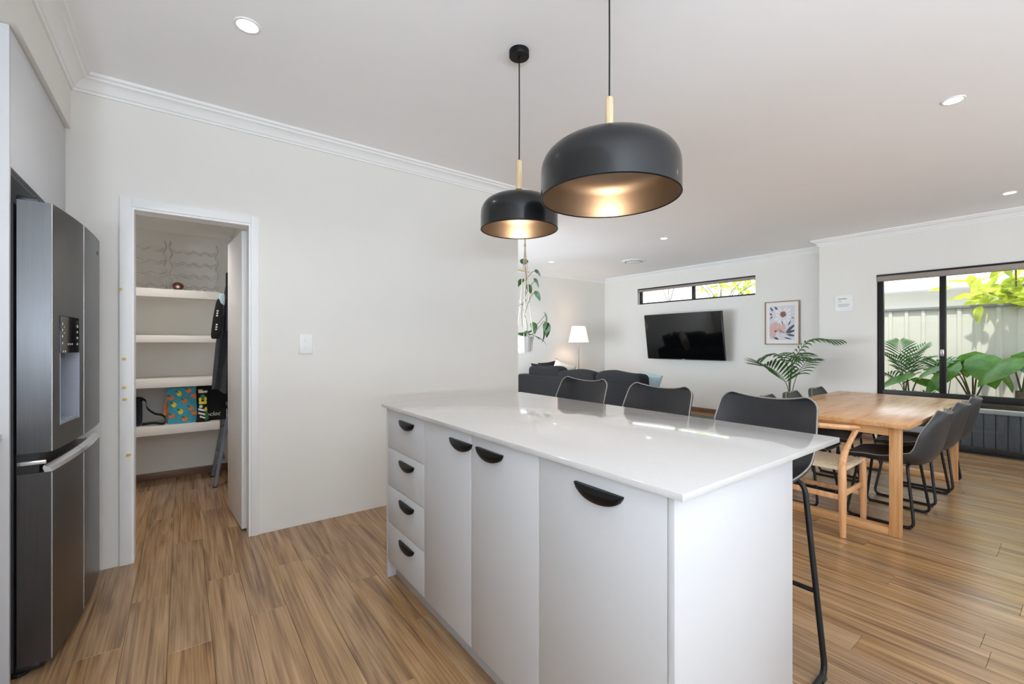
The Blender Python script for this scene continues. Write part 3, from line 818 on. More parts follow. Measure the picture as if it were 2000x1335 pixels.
MB().box(.155*.62/.95-.0145, .155*.62/.95-.0125, -.21, -.165, .56, .68).build('warning_label', 'whiteprint', ld).rotation_euler = (0, R(0), 0)

# ================================================================ WALL SWITCH
sw = thing('light_switch', 'white double light switch plate on the kitchen wall', 'switch', (.689, 3.33, 1.19))
MB().box(-.043, .043, -.009, 0, 0, .133, .003).build('plate', 'white', sw)
for z in (.035, .082):
    MB().box(-.010, .010, -.013, -.009, z, z+.026, .0015).build('rocker', 'white', sw)

# ================================================================ ISLAND
IX = .884
tag(MB().box(.868, 1.832, .541, 2.352, .9155, .933, .002).build('island_benchtop', 'quartz', origin=(1.35, 1.45, .916)),
    'glossy white speckled stone top of the kitchen island', 'benchtop')
tag(MB().box(IX, 1.518, .571, .588, 0, .915, .0008).build('end_panel', 'lam', origin=(1.2, .58, 0)), 'white island end panel facing the camera at the right', 'panel')
tag(MB().box(IX, 1.518, 2.298, 2.315, 0, .915, .0008).build('end_panel', 'lam', origin=(1.2, 2.3, 0)), 'white island end panel at the far end by the drawers', 'panel')
tag(MB().box(1.500, 1.517, .589, 2.297, 0, .915, .0008).build('back_panel', 'lam', origin=(1.5, 1.45, 0)), 'white back panel of the island facing the bar stools', 'panel')
tag(MB().box(.93, .946, .589, 2.297, 0, .092, .0008).build('kickboard', 'kick', origin=(.94, 1.45, 0)), 'grey recessed kickboard under the island doors', 'kickboard')
def handle_mesh():
    """half-moon lip pull: straight top edge, curved lower lip, hollow behind"""
    m = MB(); n = 16; w2 = .084; h = .040; vs = []
    rows = [(0, 0, -.0), (.006, .014, 0), (.35, .022, 0), (.72, .020, 0), (1, .012, 0), (1.0, .0, 0)]
    for k in range(n+1):
        u = -1+2*k/n; hh = h*math.sqrt(max(0, 1-u*u*.985))
        for (t, d, _) in rows:
            dd = d*(1-.55*abs(u)**3)
            vs.append((-dd, u*w2, -hh*t))
    q = len(rows); fs = []
    for k in range(n):
        for j in range(q):
            fs.append((k*q+j, k*q+(j+1) % q, (k+1)*q+(j+1) % q, (k+1)*q+j))
    fs += [tuple(range(q)), tuple(n*q+j for j in reversed(range(q)))]
    m.add(vs, fs)
    return m.mesh('handle', 'black', True, 30)
HM = handle_mesh()
def pull(parent, root, y, z):
    o = bpy.data.objects.new('handle', HM); COL.objects.link(o); o.parent = parent
    o.location = Vector((IX+.0005, y, z))-root.location
    o['label'] = 'black half-moon pull'
def front(root, name, y0, y1, z0, z1):
    return W(MB().box(IX+.0005, IX+.0185, y0+.0012, y1-.0012, z0+.0012, z1-.0012, .0009), name, 'lam', root)
def carcass(root, y0, y1):
    W(MB().box(IX+.02, 1.498, y0, y1, .094, .914), 'carcass', 'kick', root)
u1 = thing('drawer_unit', 'white four-drawer unit at the far end of the island', 'cabinet', (1.2, 2.07, .094))
carcass(u1, 1.853, 2.296)
for z0, z1, zh in ((.705, .911, .872), (.504, .705, .668), (.303, .504, .466), (.096, .303, .264)):
    d = front(u1, 'drawer', 1.852, 2.297, z0, z1); pull(d, u1, 2.045, zh)
u2 = thing('cupboard_unit', 'white two-door cupboard in the middle of the island', 'cabinet', (1.2, 1.44, .094))
carcass(u2, 1.042, 1.850)
for y0, y1, yh in ((1.443, 1.851, 1.517), (1.041, 1.441, 1.314)):
    d = front(u2, 'cupboard_door', y0, y1, .094, .911); pull(d, u2, yh, .875)
u3 = thing('cupboard_unit', 'white single-door cupboard at the near end of the island', 'cabinet', (1.2, .81, .094))
carcass(u3, .590, 1.040)
d = front(u3, 'cupboard_door', .589, 1.040, .094, .911); pull(d, u3, .797, .876)

# ================================================================ PENDANTS
def pendant(loc, r, h, rim, stem_top, label, watts):
    t = thing('pendant_lamp', label, 'pendant lamp', loc)      # base at the ceiling
    z0 = rim-CE
    cyl = h*.42
    outer = [(r, z0)]+[(r, z0+cyl*k/3) for k in (1, 2, 3)]
    n = 12; e = .62
    for k in range(1, n+1):
        a = PI/2*k/n
        outer.append((max(.016, r*math.cos(a)**.62 if k < n else .016), z0+cyl+(h-cyl)*math.sin(a)**.85))
    inner = [(max(.012, a-.006), z-(.006 if i > 3 else 0)) for i, (a, z) in enumerate(outer)]
    s = MB().lathe(outer, (0, 0, 0), 64, cap=False).build('shade', 'shade', t, angle=50)
    # rim ring joins the shells
    ring = MB().lathe([(r, z0), (r+.0012, z0-.002), (r-.003, z0-.0042), (r-.0072, z0-.002), (r-.006, z0)], (0, 0, 0), 64, cap=False).build('rim', 'black', s)
    MB().lathe(inner, (0, 0, 0), 64, cap=False).build('lining', 'lining', s, angle=50)
    zt = z0+h
    MB().lathe([(.0, zt-.004), (.026*r/.23, zt-.004), (.022*r/.23, zt+.03), (.0155, zt+.06), (.0150, stem_top-CE-.004), (.013, stem_top-CE), (0, stem_top-CE)], (0, 0, 0), 20).build('stem', 'pale_wood', t)
    MB().tube([(0, 0, stem_top-CE-.002), (.002, .001, (stem_top-CE)*.6), (0, 0, -.03)], .0032, 8).build('cord', 'powder', t)
    MB().lathe([(.0, -.034), (.007, -.034), (.007, -.030), (.048, -.030), (.05, -.027), (.05, 0), (0, 0)], (0, 0, 0), 32).build('canopy', 'black', t)
    zb = z0+h*.58
    MB().lathe([(0, zb+.10), (.02, zb+.10), (.02, zb+.045), (0, zb+.045)], (0, 0, 0), 16).build('socket', 'black', t)
    MB().superell((0, 0, zb+.012), (.03, .03, .036), 1, 1, 20, 12).build('bulb', 'bulb', t)
    l = bpy.data.lights.new('pendant_light', 'POINT'); l.energy = watts; l.color = (1, .82, .62); l.shadow_soft_size = .03
    lo_ = bpy.data.objects.new('pendant_light', l); COL.objects.link(lo_); lo_.parent = t; lo_.location = (0, 0, zb-.03)
pendant((1.345, 1.736, CE), .192, .168, 1.830, 2.172, 'smaller black dome pendant lamp at the far end of the island', 2.4)
pendant((1.345, 1.156, CE), .269, .222, 1.834, 2.228, 'larger black dome pendant lamp nearest over the island', 3.2)

# ================================================================ DOWNLIGHTS, VENT
dls = [((.237, 2.341), 'round downlight over the floor in front of the pantry'), ((3.697, .523), 'round downlight over the near end of the dining table'),
       ((6.404, .517), 'round downlight near the tall garden window'), ((5.339, 3.613), 'round downlight between the island and the television'),
       ((5.267, 5.859), 'round downlight nearest the floor lamp'), ]
dls += [((-.2, 4.15), 'round downlight inside the pantry ceiling'), ((.237, -.6), 'added unseen downlight over the kitchen behind the camera'), ((3.697, -1.7), 'added unseen downlight over the open floor right of the frame')]  # the last two are added out of view to brighten the room
for (x, y), lab in dls:
    t = thing('downlight', lab, 'downlight', (x, y, 2.41 if lab.endswith('pantry ceiling') else CE), 0, 'recessed ceiling downlights')
    MB().lathe([(.042, -.002), (.044, -.006), (.052, -.005), (.055, 0), (.042, 0)], (0, 0, 0), 32, True).build('trim_ring', 'white', t)
    MB().lathe([(0, -.0015), (.042, -.0015), (.042, 0), (0, 0)], (0, 0, 0), 28).build('lens', 'down', t)
    l = bpy.data.lights.new('downlight_beam', 'SPOT'); l.energy = 24 if 'pantry ceiling' in lab else 14; l.color = (1, .95, .9) if 'pantry ceiling' in lab else (.95, .97, 1); l.spot_size = R(125); l.spot_blend = .7; l.shadow_soft_size = .04
    lo_ = bpy.data.objects.new('downlight_beam', l); COL.objects.link(lo_); lo_.parent = t; lo_.location = (0, 0, -.02)
vt = thing('ceiling_vent', 'round white air vent in the living room ceiling', 'vent', (6.37, 4.92, CE))
MB().lathe([(.155, -.022), (.17, -.024), (.205, -.006), (.21, 0), (.155, 0)], (0, 0, 0), 48, True).build('outer_ring', 'white', vt)
MB().lathe([(0, -.004), (.153, -.004), (.153, 0), (0, 0)], (0, 0, 0), 40).build('throat', 'ventgrey', vt)
MB().lathe([(0, -.03), (.12, -.032), (.135, -.026), (.12, -.012), (0, -.008)], (0, 0, 0), 40).build('centre_disc', 'white', vt)

# ================================================================ SHELL SEATS
def shell_build(parent, prof_pts, widths, curl, rc, thick, m_shell, pname='shell', dip=.012):
    pts = catmull([(0, y, z) for y, z in prof_pts], 6)
    n = len(pts); L_ = [0]
    for a, b in zip(pts, pts[1:]): L_.append(L_[-1]+(b-a).length)
    T = L_[-1]
    def interp(tab, s):
        for (a, va), (b, vb) in zip(tab, tab[1:]):
            if s <= b: t = (s-a)/(b-a); t = t*t*(3-2*t); return va+(vb-va)*t
        return tab[-1][1]
    nrm = []
    for i in range(n):
        t = (pts[min(i+1, n-1)]-pts[max(0, i-1)]).normalized()
        nrm.append(Vector((0, t.z, -t.y)))   # up on the seat, forward on the back
    def fn(u, v, lift=0):
        i = v*(n-1); i0 = min(int(i), n-2); f = i-i0
        p = pts[i0].lerp(pts[i0+1], f); nn = nrm[i0].lerp(nrm[i0+1], f).normalized()
        s = (L_[i0]*(1-f)+L_[i0+1]*f)/T
        hw = interp(widths, s)/2
        d = min(s*T, (1-s)*T)
        if d < rc: hw -= rc-math.sqrt(max(0, rc*rc-(rc-d)**2))*1.0
        a = (u-.5)*2
        return Vector((a*hw, p.y, p.z))+nn*(interp(curl, s)*abs(a)**2.4+lift), nn
    nu, nv = 17, 44
    rm = lambda v: .5-.5*math.cos(PI*v)
    g0 = fn
    def fn(u, v, lift=0):
        p, nn = g0(u, rm(v), lift)
        e = max(0, (rm(v)-.8)/.2)
        return p+Vector((0, 0, dip*e*((2*u-1)**2-.5))), nn
    MB().slab(lambda u, v: tuple(fn(u, v)[0]), nu, nv, lambda u, v: tuple(fn(u, v)[1]*-thick*(1-.55*abs(2*u-1)**6))).build(pname, m_shell, parent, angle=60)
    ring = []
    for k in range(0, 15): ring.append(fn(k/14, 0)[0])
    for k in range(1, nv): ring.append(fn(1, k/(nv-1))[0])
    for k in range(13, -1, -1): ring.append(fn(k/14, 1)[0])
    for k in range(nv-2, 0, -1): ring.append(fn(0, k/(nv-1))[0])
    cl = [ring[0]]
    for p in ring[1:]:
        if (p-cl[-1]).length > .004: cl.append(p)
    MB().tube(cl, .0032, 6, closed=True).build('piping', 'piping', parent)
    return fn

def seat_frame(t, top_y0, top_y1, top_x, foot_y0, foot_y1, foot_x, ztop, bars, r=.0095):
    """two sled loops plus cross bars"""
    for s in (-1, 1):
        pts = fillet([(s*top_x*.35, top_y0, ztop), (s*top_x, top_y0, ztop), (s*foot_x, foot_y0, r), (s*foot_x, foot_y1, r), (s*top_x, top_y1, ztop), (s*top_x*.35, top_y1, ztop)], .05, 6)
        MB().tube(pts, r, 10).build('sled_leg', 'powder', t)
        for y in (foot_y0+.035, foot_y1-.035):
            MB().box(s*foot_x-.013, s*foot_x+.013, y-.02, y+.02, 0, .012, .003).build('foot_pad', 'darkplastic', t)
    for (y, z, xh) in bars:
        MB().tube([(-xh, y, z), (xh, y, z)], r*.9, 8).build('cross_bar', 'powder', t)

# bar stools (built facing +Y, turned to face the island)
def bar_stool(label):
    t = thing('bar_stool', label, 'bar stool', (1.80, .89, 0), R(90), 'black bar stools along the island')
    shell_build(t, [(.185, .725), (.17, .742), (.06, .738), (-.10, .735), (-.19, .752), (-.240, .80), (-.275, .88), (-.318, 1.02)],
                [(0, .38), (.3, .40), (.55, .415), (.75, .425), (1, .40)], [(0, .0), (.3, .012), (.55, .03), (.8, .045), (1, .03)], .05, .03, 'leather')
    seat_frame(t, -.185, .13, .185, -.15, .21, .268, .712, [(-.165, .30, .236), (.178, .30, .236)], .0105)
    return t
st = bar_stool('black leather-look bar stool at the near end of the island')
copy_thing(st, (1.815, 1.455, 0), R(89), 'black leather-look bar stool in the middle of the three at the island')
copy_thing(st, (1.83, 2.028, 0), R(91), 'black leather-look bar stool at the far end beside the sofa')

# dining chairs (built facing +Y)
def dining_chair(label):
    t = thing('dining_chair', label, 'chair', (4.18, .915, 0), 0, 'black dining chairs')
    shell_build(t, [(.235, .43), (.222, .452), (.10, .452), (-.06, .442), (-.165, .455), (-.215, .512), (-.245, .62), (-.266, .73), (-.280, .80)],
                [(0, .40), (.25, .46), (.5, .47), (.75, .45), (1, .36)], [(0, 0), (.25, .02), (.5, .065), (.75, .060), (1, .018)], .085, .042, 'leather2')
    seat_frame(t, -.12, .15, .17, -.17, .21, .235, .418, [(-.12, .414, .17), (.15, .414, .17)], .0095)
    return t
dc = dining_chair('charcoal dining chair nearest the camera on the window-view side of the table')
G = 'black dining chairs'
copy_thing(dc, (4.87, .915, 0), R(-1), 'charcoal dining chair in the middle of the right-hand row at the table')
copy_thing(dc, (5.45, .915, 0), R(2), 'charcoal dining chair farthest along the right-hand row, by the garden window')
copy_thing(dc, (4.13, 1.50, 0), R(180), 'black dining chair at the near end of the far row, behind the wishbone chair')
copy_thing(dc, (4.66, 1.495, 0), R(181), 'black dining chair in the middle of the far row, in front of the palm')
copy_thing(dc, (5.28, 1.495, 0), R(179), 'black dining chair at the far end of the far row, under the wall note')

# ================================================================ DINING TABLE
dt = thing('dining_table', 'long oak dining table with framed sled ends', 'table', (4.7, 1.2, 0))
TX0, TX1, TY0, TY1 = 3.652, 5.742, .715, 1.695
W(MB().box(TX0, TX1, TY0, TY1, .717, .745, .002), 'tabletop', 'oak', dt)
for x in (3.708, 5.626):
    for y in (.768, 1.582):
        W(MB().box(x, x+.062, y, y+.058, 0, .716, .003), 'leg', 'oakz', dt)
    W(MB().box(x+.003, x+.059, .827, 1.581, .655, .7165, .002), 'end_rail', 'oaky', dt)
    W(MB().box(x+.003, x+.059, .827, 1.581, 0, .052, .003), 'floor_rail', 'oaky', dt)
for y in (.80, 1.6):
    W(MB().box(3.772, 5.624, y, y+.022, .672, .7165, .002), 'side_rail', 'oak', dt)

# ================================================================ WISHBONE CHAIR
wb = thing('wishbone_chair', 'light wood wishbone armchair with woven cord seat at the table head', 'chair', (3.65, 1.25, 0), R(-90))
rp = []
for k in range(29):
    a = R(-96+192*k/28); rp.append((.272*math.sin(a), -.262*math.cos(a)+.012, .692+.022*math.cos(a)))
MB().tube(rp, [.011+.011*math.sin(PI*k/28)**.35 for k in range(29)], 10, flat=.85).build('arm_rail', 'beech', wb)
for s in (-1, 1):
    MB().tube(catmull([(s*.25, -.204, 0), (s*.248, -.204, .15), (s*.246, -.202, .33), (s*.240, -.185, .43), (s*.232, -.12, .52), (s*.240, -.03, .60), (s*.266, .012, .685)], 5),
              [.0165+.007*math.sin(PI*min(1, k/24)) for k in range(31)], 10).build('back_leg', 'beech', wb)
    MB().tube([(s*.25, .21, 0), (s*.248, .21, .25), (s*.246, .21, .455)], [.0165, .0225, .020], 10).build('front_leg', 'beech', wb)
    MB().box(s*.246-.007, s*.246+.007, -.19, .20, .255, .290, .003).build('side_stretcher', 'beech', wb)
    MB().tube([(s*.236, -.18, .425), (s*.242, .20, .435)], .013, 8).build('seat_rail', 'cord', wb)
MB().box(-.235, .235, -.209, -.194, .235, .270, .003).build('back_stretcher', 'beech', wb)
MB().box(-.235, .235, .203, .217, .185, .215, .003).build('front_stretcher', 'beech', wb)
MB().slab(lambda u, v: ((u-.5)*.47*(.95+.05*v), -.19+.40*v, .448-.016*math.sin(PI*u)*math.sin(PI*v)), 13, 11, lambda u, v: (0, 0, -.022)).build('woven_seat', 'cord', wb)
m = MB()
m.tube(catmull([(0, -.185, .43), (0, -.215, .52), (-.012, -.232, .58), (-.075, -.243, .695)], 5), .011, 8, flat=.6)
m.tube(catmull([(0, -.185, .43), (0, -.215, .52), (.012, -.232, .58), (.075, -.243, .695)], 5), .011, 8, flat=.6)
m.build('wishbone_splat', 'beech', wb)

# ================================================================ LIVING ROOM
rg = tag(MB().box(5.75, 7.3, 3.2, 6.2, 0, .012, .004).build('rug', 'rug', origin=(6.5, 4.7, 0)), 'grey-green rug on the living room floor before the television', 'rug')
sf = thing('sofa', 'long charcoal fabric sofa with its back to the kitchen', 'sofa', (5.45, 5.1, 0))
W(MB().box(5.0, 5.74, 3.76, 6.48, .10, .40, .03), 'base', 'sofa', sf)
W(MB().box(4.985, 5.20, 3.76, 6.48, .11, .70, .03), 'back_frame', 'sofa', sf, angle=60)
for y in (3.74, 6.30):
    W(MB().box(5.0, 5.74, y, y+.20, .11, .60, .04), 'arm', 'sofa', sf, angle=60)
for x in (5.06, 5.68):
    for y in (3.85, 6.40):
        W(MB().box(x-.025, x+.025, y-.025, y+.025, 0, .10, .003), 'foot', 'darkplastic', sf)
for i, (a, b) in enumerate(((3.95, 4.73), (4.74, 5.51), (5.52, 6.29))):
    W(MB().superell((5.48, (a+b)/2, .46), (.27, (b-a)/2, .085), .3, .22, 28, 10), 'seat_cushion', 'sofa', sf, angle=80)
    zz = (.675, .66, .69)[i]
    W(MB().superell((5.225, (a+b)/2-.08*(i == 0), zz), (.135, (b-a)/2+.03, .17), .45, .3, 28, 14,
                    lambda p: [p[0]+.012*math.sin(p[1]*14), p[1], p[2]+.015*math.sin(p[1]*9+i*2)]), 'back_cushion', 'sofa2', sf, angle=80)
def pillow(name, m_, loc, size, rot, label, cat='cushion', group='scatter cushions on the sofa'):
    wd, h, t = size
    def f(sgn):
        def g(u, v):
            a, b = 2*u-1, 2*v-1
            k = (1-abs(a)**3.2)*(1-abs(b)**3.2)
            pin = 1-.10*(1-abs(a))**.5*abs(b)**4*1.0
            pin2 = 1-.10*(1-abs(b))**.5*abs(a)**4
            return (a*wd/2*pin2, sgn*t/2*k**.55, h/2+b*h/2*pin)
        return g
    m = MB().grid(f(1), 15, 15); m.grid(f(-1), 15, 15)
    bm_o = m.build(name, m_, origin=None, angle=80)
    bm_ = bmesh.new(); bm_.from_mesh(bm_o.data); bmesh.ops.remove_doubles(bm_, verts=bm_.verts[:], dist=.0005)
    bmesh.ops.recalc_face_normals(bm_, faces=bm_.faces[:]); bm_.to_mesh(bm_o.data); bm_.free(); bm_o.data.shade_smooth()
    bm_o.location = loc; bm_o.rotation_euler = rot
    return tag(bm_o, label, cat, group)
pillow('scatter_cushion', 'sofa2', (5.33, 6.12, .53), (.55, .36, .18), (R(-12), R(4), R(-40)), 'dark grey cushion standing at the far end of the sofa')
pillow('scatter_cushion', 'sofa', (5.58, 6.20, .535), (.42, .40, .16), (R(-14), R(-6), R(-10)), 'dark cushion leaning beside the lamp behind the cream one')
pillow('scatter_cushion', 'cream', (5.45, 5.86, .56), (.42, .40, .15), (R(-14), R(22), R(-38)), 'cream linen cushion tilted among the dark sofa cushions')
pillow('scatter_cushion', 'paleblue', (5.55, 4.03, .535), (.32, .29, .14), (R(-8), R(12), R(-55)), 'pale blue cushion at the near end of the sofa')

lp = thing('floor_lamp', 'slim floor lamp with a lit cream tapered shade in the corner', 'lamp', (6.45, 6.35, 0))
MB().lathe([(0, 0), (.14, 0), (.14, .012), (.02, .022), (0, .022)], (0, 0, 0), 32).build('base', 'brass', lp)
MB().tube([(0, 0, .02), (0, 0, 1.40)], .011, 12).build('pole', 'brass', lp)
MB().lathe([(.205, 1.288), (.137, 1.612), (.134, 1.612), (.202, 1.288)], (0, 0, 0), 40, True).build('lamp_shade', 'lampshade', lp)
MB().superell((0, 0, 1.44), (.032, .032, .045), 1, 1, 16, 10).build('bulb', 'bulb', lp)
for a in range(3):
    MB().tube([(0, 0, 1.39), (.158*math.cos(a*2.094), .158*math.sin(a*2.094), 1.50)], .003, 6).build('shade_spoke', 'brass', lp)
l = bpy.data.lights.new('floor_lamp_light', 'POINT'); l.energy = 13; l.color = (1, .76, .56); l.shadow_soft_size = .04
lo_ = bpy.data.objects.new('floor_lamp_light', l); COL.objects.link(lo_); lo_.parent = lp; lo_.location = (0, 0, 1.44)

tv = thing('television', 'large black wall-mounted television tilted forward', 'television', (7.695, 4.665, 1.39))
hd = bpy.data.objects.new('tv_panel', MB().box(-.022, .022, -.79, .79, -.437, .437, .006).mesh('tv_panel', 'bezel')); COL.objects.link(hd)
hd.parent = tv; hd.location = (-.225, 0, .005); hd.rotation_euler = (0, R(-8.5), R(0))
MB().box(-.0245, -.0222, -.778, .778, -.418, .428).build('screen', 'screen', hd)
MB().box(-.0235, -.0222, -.03, .03, -.431, -.424).build('maker_mark', 'icon', hd)
MB().box(-.012, 0, -.3, .3, -.2, .2, .003).build('wall_plate', 'powder', tv)
for y in (-.2, .2):
    MB().tube([(-.01, y, -.06), (-.11, y*.8, -.03), (-.205, y, .0)], .014, 8).build('mount_arm', 'powder', tv)

pc = thing('framed_print', 'framed floral print in pink and slate on the television wall', 'picture', (7.695, 3.045, 1.245))
for (a, b, c, d_) in ((-.254, -.240, 0, .695), (.240, .254, 0, .695), (-.240, .240, 0, .014), (-.240, .240, .681, .695)):
    MB().box(-.026, 0, a, b, c, d_, .001).build('frame_bar', 'framewood', pc)
MB().box(-.012, -.002, -.24, .24, .014, .681).build('sheet', 'paper', pc)
# in the picture left = larger Y
def art(poly, m_, d):
    MB().prism([(y, z) for y, z in poly], -.0125-d, -.0120, 0).build('printed_shape', m_, pc, smooth=False)
def A(u, v): return (.185-.37*u, .075+.545*v)
def ell(u, v, ru, rv, n=18, j=.12, sd=0):
    return [A(u+ru*math.cos(2*PI*k/n)*(1+j*math.sin(k*2.7+sd)), v+rv*math.sin(2*PI*k/n)*(1+j*math.sin(k*1.9+sd))) for k in range(n)]
art([A(0, 0), A(1, 0), A(1, 1), A(0, 1)], 'lilac', .0002)
art(ell(.22, .36, .22, .16, sd=1), 'pink', .0005); art(ell(.48, .33, .18, .15, sd=3), 'pink', .0006); art(ell(.14, .2, .13, .16, sd=5), 'pink', .0007)
for k in range(13):
    a = 2*PI*k/13+.2; cu, cv = .55, .72
    p0 = (cu+.11*math.cos(a), cv+.09*math.sin(a)); r1 = .40 if k % 2 else .33
    q = [(p0[0], p0[1])]+[(cu+r1*.75*math.cos(a+s), cv+r1*.62*math.sin(a+s)) for s in (-.17,)]+[(cu+r1*math.cos(a), cv+r1*.8*math.sin(a))]+[(cu+r1*.75*math.cos(a+.17), cv+r1*.62*math.sin(a+.17))]
    if all(0 < x < 1 and 0 < y < 1 for x, y in q): art([A(*x) for x in q], 'paper', .0009)
art(ell(.55, .75, .12, .085, sd=2), 'rust', .0012)
for (u0, v0, u1, v1, wd) in ((.02, .98, .14, .86, .05), (.2, .99, .32, .9, .05), (.0, .8, .1, .74, .04), (.02, .62, .12, .7, .035), (.62, .2, .98, .42, .07), (.64, .19, .99, .27, .06), (.66, .16, .98, .12, .05),
                             (.5, .58, .53, .44, .03), (.74, .4, .84, .55, .035), (.86, .66, .98, .62, .02), (.16, .08, .36, .02, .05), (.18, .24, .3, .27, .04), (.3, .34, .6, .2, .018), (.56, .08, .86, .02, .03)):
    dx, dy = u1-u0, v1-v0; l_ = math.hypot(dx, dy); nx, ny = -dy/l_*wd, dx/l_*wd
    art([A(u0, v0), A((u0+u1)/2+nx*.7, (v0+v1)/2+ny*.7), A(u1+nx*.4, v1+ny*.4), A(u1-nx*.4, v1-ny*.4), A((u0+u1)/2-nx*.7, (v0+v1)/2-ny*.7)], 'slate', .0011)

nt_ = thing('wall_note', 'small white printed notice on the wall left of the tall window', 'notice', (7.228, 2.085, 1.70))
MB().box(-.003, 0, -.10, .10, 0, .222, .001).build('card', 'white', nt_)
for (y0, y1, z, h) in ((-.03, .07, .165, .011), (.03, .07, .135, .006), (-.06, .07, .095, .005), (-.06, .07, .080, .005), (-.04, .07, .065, .005)):
    MB().box(-.0036, -.003, y0, y1, z, z+h).build('text_line', 'ventgrey', nt_)

# ================================================================ PLANTS
def leaf_grid(l, w_, droop, cup, heart=0, nu=7, nv=10, tip=1.6):
    """leaf along +Y from origin"""
    def f(u, v):
        a = 2*u-1
        wd = w_/2*(math.sin(PI*min(1, v**.75))**.8)*(1-v**3*.25)
        if heart: wd = w_/2*math.sqrt(max(0, 1-(1-min(1, v/.34))**2))*(1-max(0, (v-.34)/.66)**tip)
        y = v*l-(heart*l*.14*abs(a)**1.5*(1-v)**2*2 if heart else 0)
        return (a*wd, y, -droop*l*v*v+cup*abs(a)**1.5*wd+.01*l*math.sin(v*9)*abs(a))
    return MB().grid(f, nu, nv)
def put_leaf(me, parent, base, heading, pitch, roll=0, s=1, name='leaf'):
    o = bpy.data.objects.new(name, me); COL.objects.link(o); o.parent = parent
    o.location = base
    o.rotation_mode = 'QUATERNION'
    q = Matrix.Rotation(heading, 3, 'Z') @ Matrix.Rotation(pitch, 3, 'X') @ Matrix.Rotation(roll, 3, 'Y')
    o.rotation_quaternion = q.to_quaternion(); o.scale = (s, s, s)
    return o
# hanging pot plant by the wall end
hp = thing('hanging_plant', 'trailing green plant in a white pot hung by knotted rope', 'hanging plant', (3.24, 4.07, CE))
zt, zb = 1.343-CE, 1.165-CE
MB().lathe([(0, zb), (.062, zb), (.070, zb+.01), (.090, zt-.01), (.092, zt), (.084, zt), (.080, zt-.03), (0, zt-.03)], (0, 0, 0), 32).build('pot', 'pot', hp)
MB().lathe([(0, zt-.028), (.081, zt-.028), (.081, zt-.02), (0, zt-.016)], (0, 0, 0), 24).build('potting_soil', 'soil', hp)
for k in range(4):
    a = PI/4+k*PI/2; c_, s_ = math.cos(a), math.sin(a)
    MB().tube(catmull([(0, 0, -.30), (.03*c_, .03*s_, -.62), (.05*c_, .05*s_, -.95), (.096*c_, .096*s_, zt+.02), (.094*c_, .094*s_, zt-.04), (.074*c_, .074*s_, zb-.004), (.02*c_, .02*s_, zb-.012)], 5), .005, 6).build('rope', 'rope', hp)
    MB().superell((.05*c_, .05*s_, -.95), (.013, .013, .017), 1, 1, 10, 8).build('knot', 'rope', hp)
MB().tube([(0, 0, -.01), (0, 0, -.30)], .009, 8).build('rope', 'rope', hp)
MB().superell((0, 0, -.30), (.016, .016, .03), 1, 1, 12, 8).build('knot', 'rope', hp)
MB().tube([(-.10, 0, -.60), (.06, 0, -.61)], .010, 8).build('wood_bar', 'pale_wood', hp)
MB().lathe([(0, 0), (.022, 0), (.022, -.006), (.006, -.012), (0, -.012)], (0, 0, 0), 16).build('ceiling_hook', 'white', hp)
hl = leaf_grid(.13, .105, .5, .12, 1).mesh('leaf', 'leaf')
cr, cf = Vector((cA, -sA, 0)), Vector((sA, cA, 0))      # across and along the line of sight, for arranging stems in depth
def hpos(a, d, z): return cr*a+cf*d+Vector((0, 0, z))
stems = [[(0, 0, zt-.02), (.03, .03, zt+.12), (-.02, .0, -1.05)], [(0, 0, zt-.02), (.09, .04, zt+.10), (.16, .02, zt+.16), (.25, .0, zt+.27)], [(0, 0, zt-.02), (.12, -.02, zt+.06), (.22, -.05, zt+.18), (.24, -.06, zt+.10)],
         [(0, 0, zt-.02), (-.04, .02, -1.1), (.02, .01, -.75), (.0, 0, -.52)], [(.0, 0, -1.1), (.06, -.02, -.92), (.12, -.03, -.85)], [(0, 0, -.9), (.06, .02, -.78), (.13, .02, -.70)], [(0, 0, -.72), (.08, 0, -.62), (.13, .0, -.60)]]
for s in stems:
    MB().tube(catmull([hpos(*p) for p in s], 6), .0035, 6).build('stem', 'leafstem', hp)
for (a, d, z, hd_, pt, s) in ((-.01, .02, -.50, 0, 1.0, .95), (-.03, .03, -.70, .6, -.3, .8), (.04, 0, -.78, -.9, -.9, .7), (.12, .02, -.70, -1.2, -.7, .75), (-.05, .02, -1.0, 1.2, -.2, 1), (.13, -.02, -.86, -1.3, -.8, .8),
                               (.24, 0, zt+.26, -1.2, -1.1, 1.3), (.25, .01, zt+.14, -1.0, -1.2, 1.1), (.10, .04, zt+.15, -.6, -.9, .9), (.02, -.06, zt+.05, 3.0, .3, 1.25), (-.03, -.05, zt+.02, 2.4, .5, 1.2), (.07, -.05, zt+.02, -2.2, .0, 1.0),
                               (.04, .06, zt+.06, .2, .4, 1.2), (-.07, .0, zt+.03, 1.7, .1, 1.0), (.22, -.05, zt+.05, -1.6, -1.35, .9), (.13, .0, -.60, -1.4, -.5, .6), (.15, -.03, zt-.01, -1.7, -.3, 1.0)):
    put_leaf(hl, hp, hpos(a, d, z), hd_-R(36.8), pt, random.uniform(-.5, .5), s)

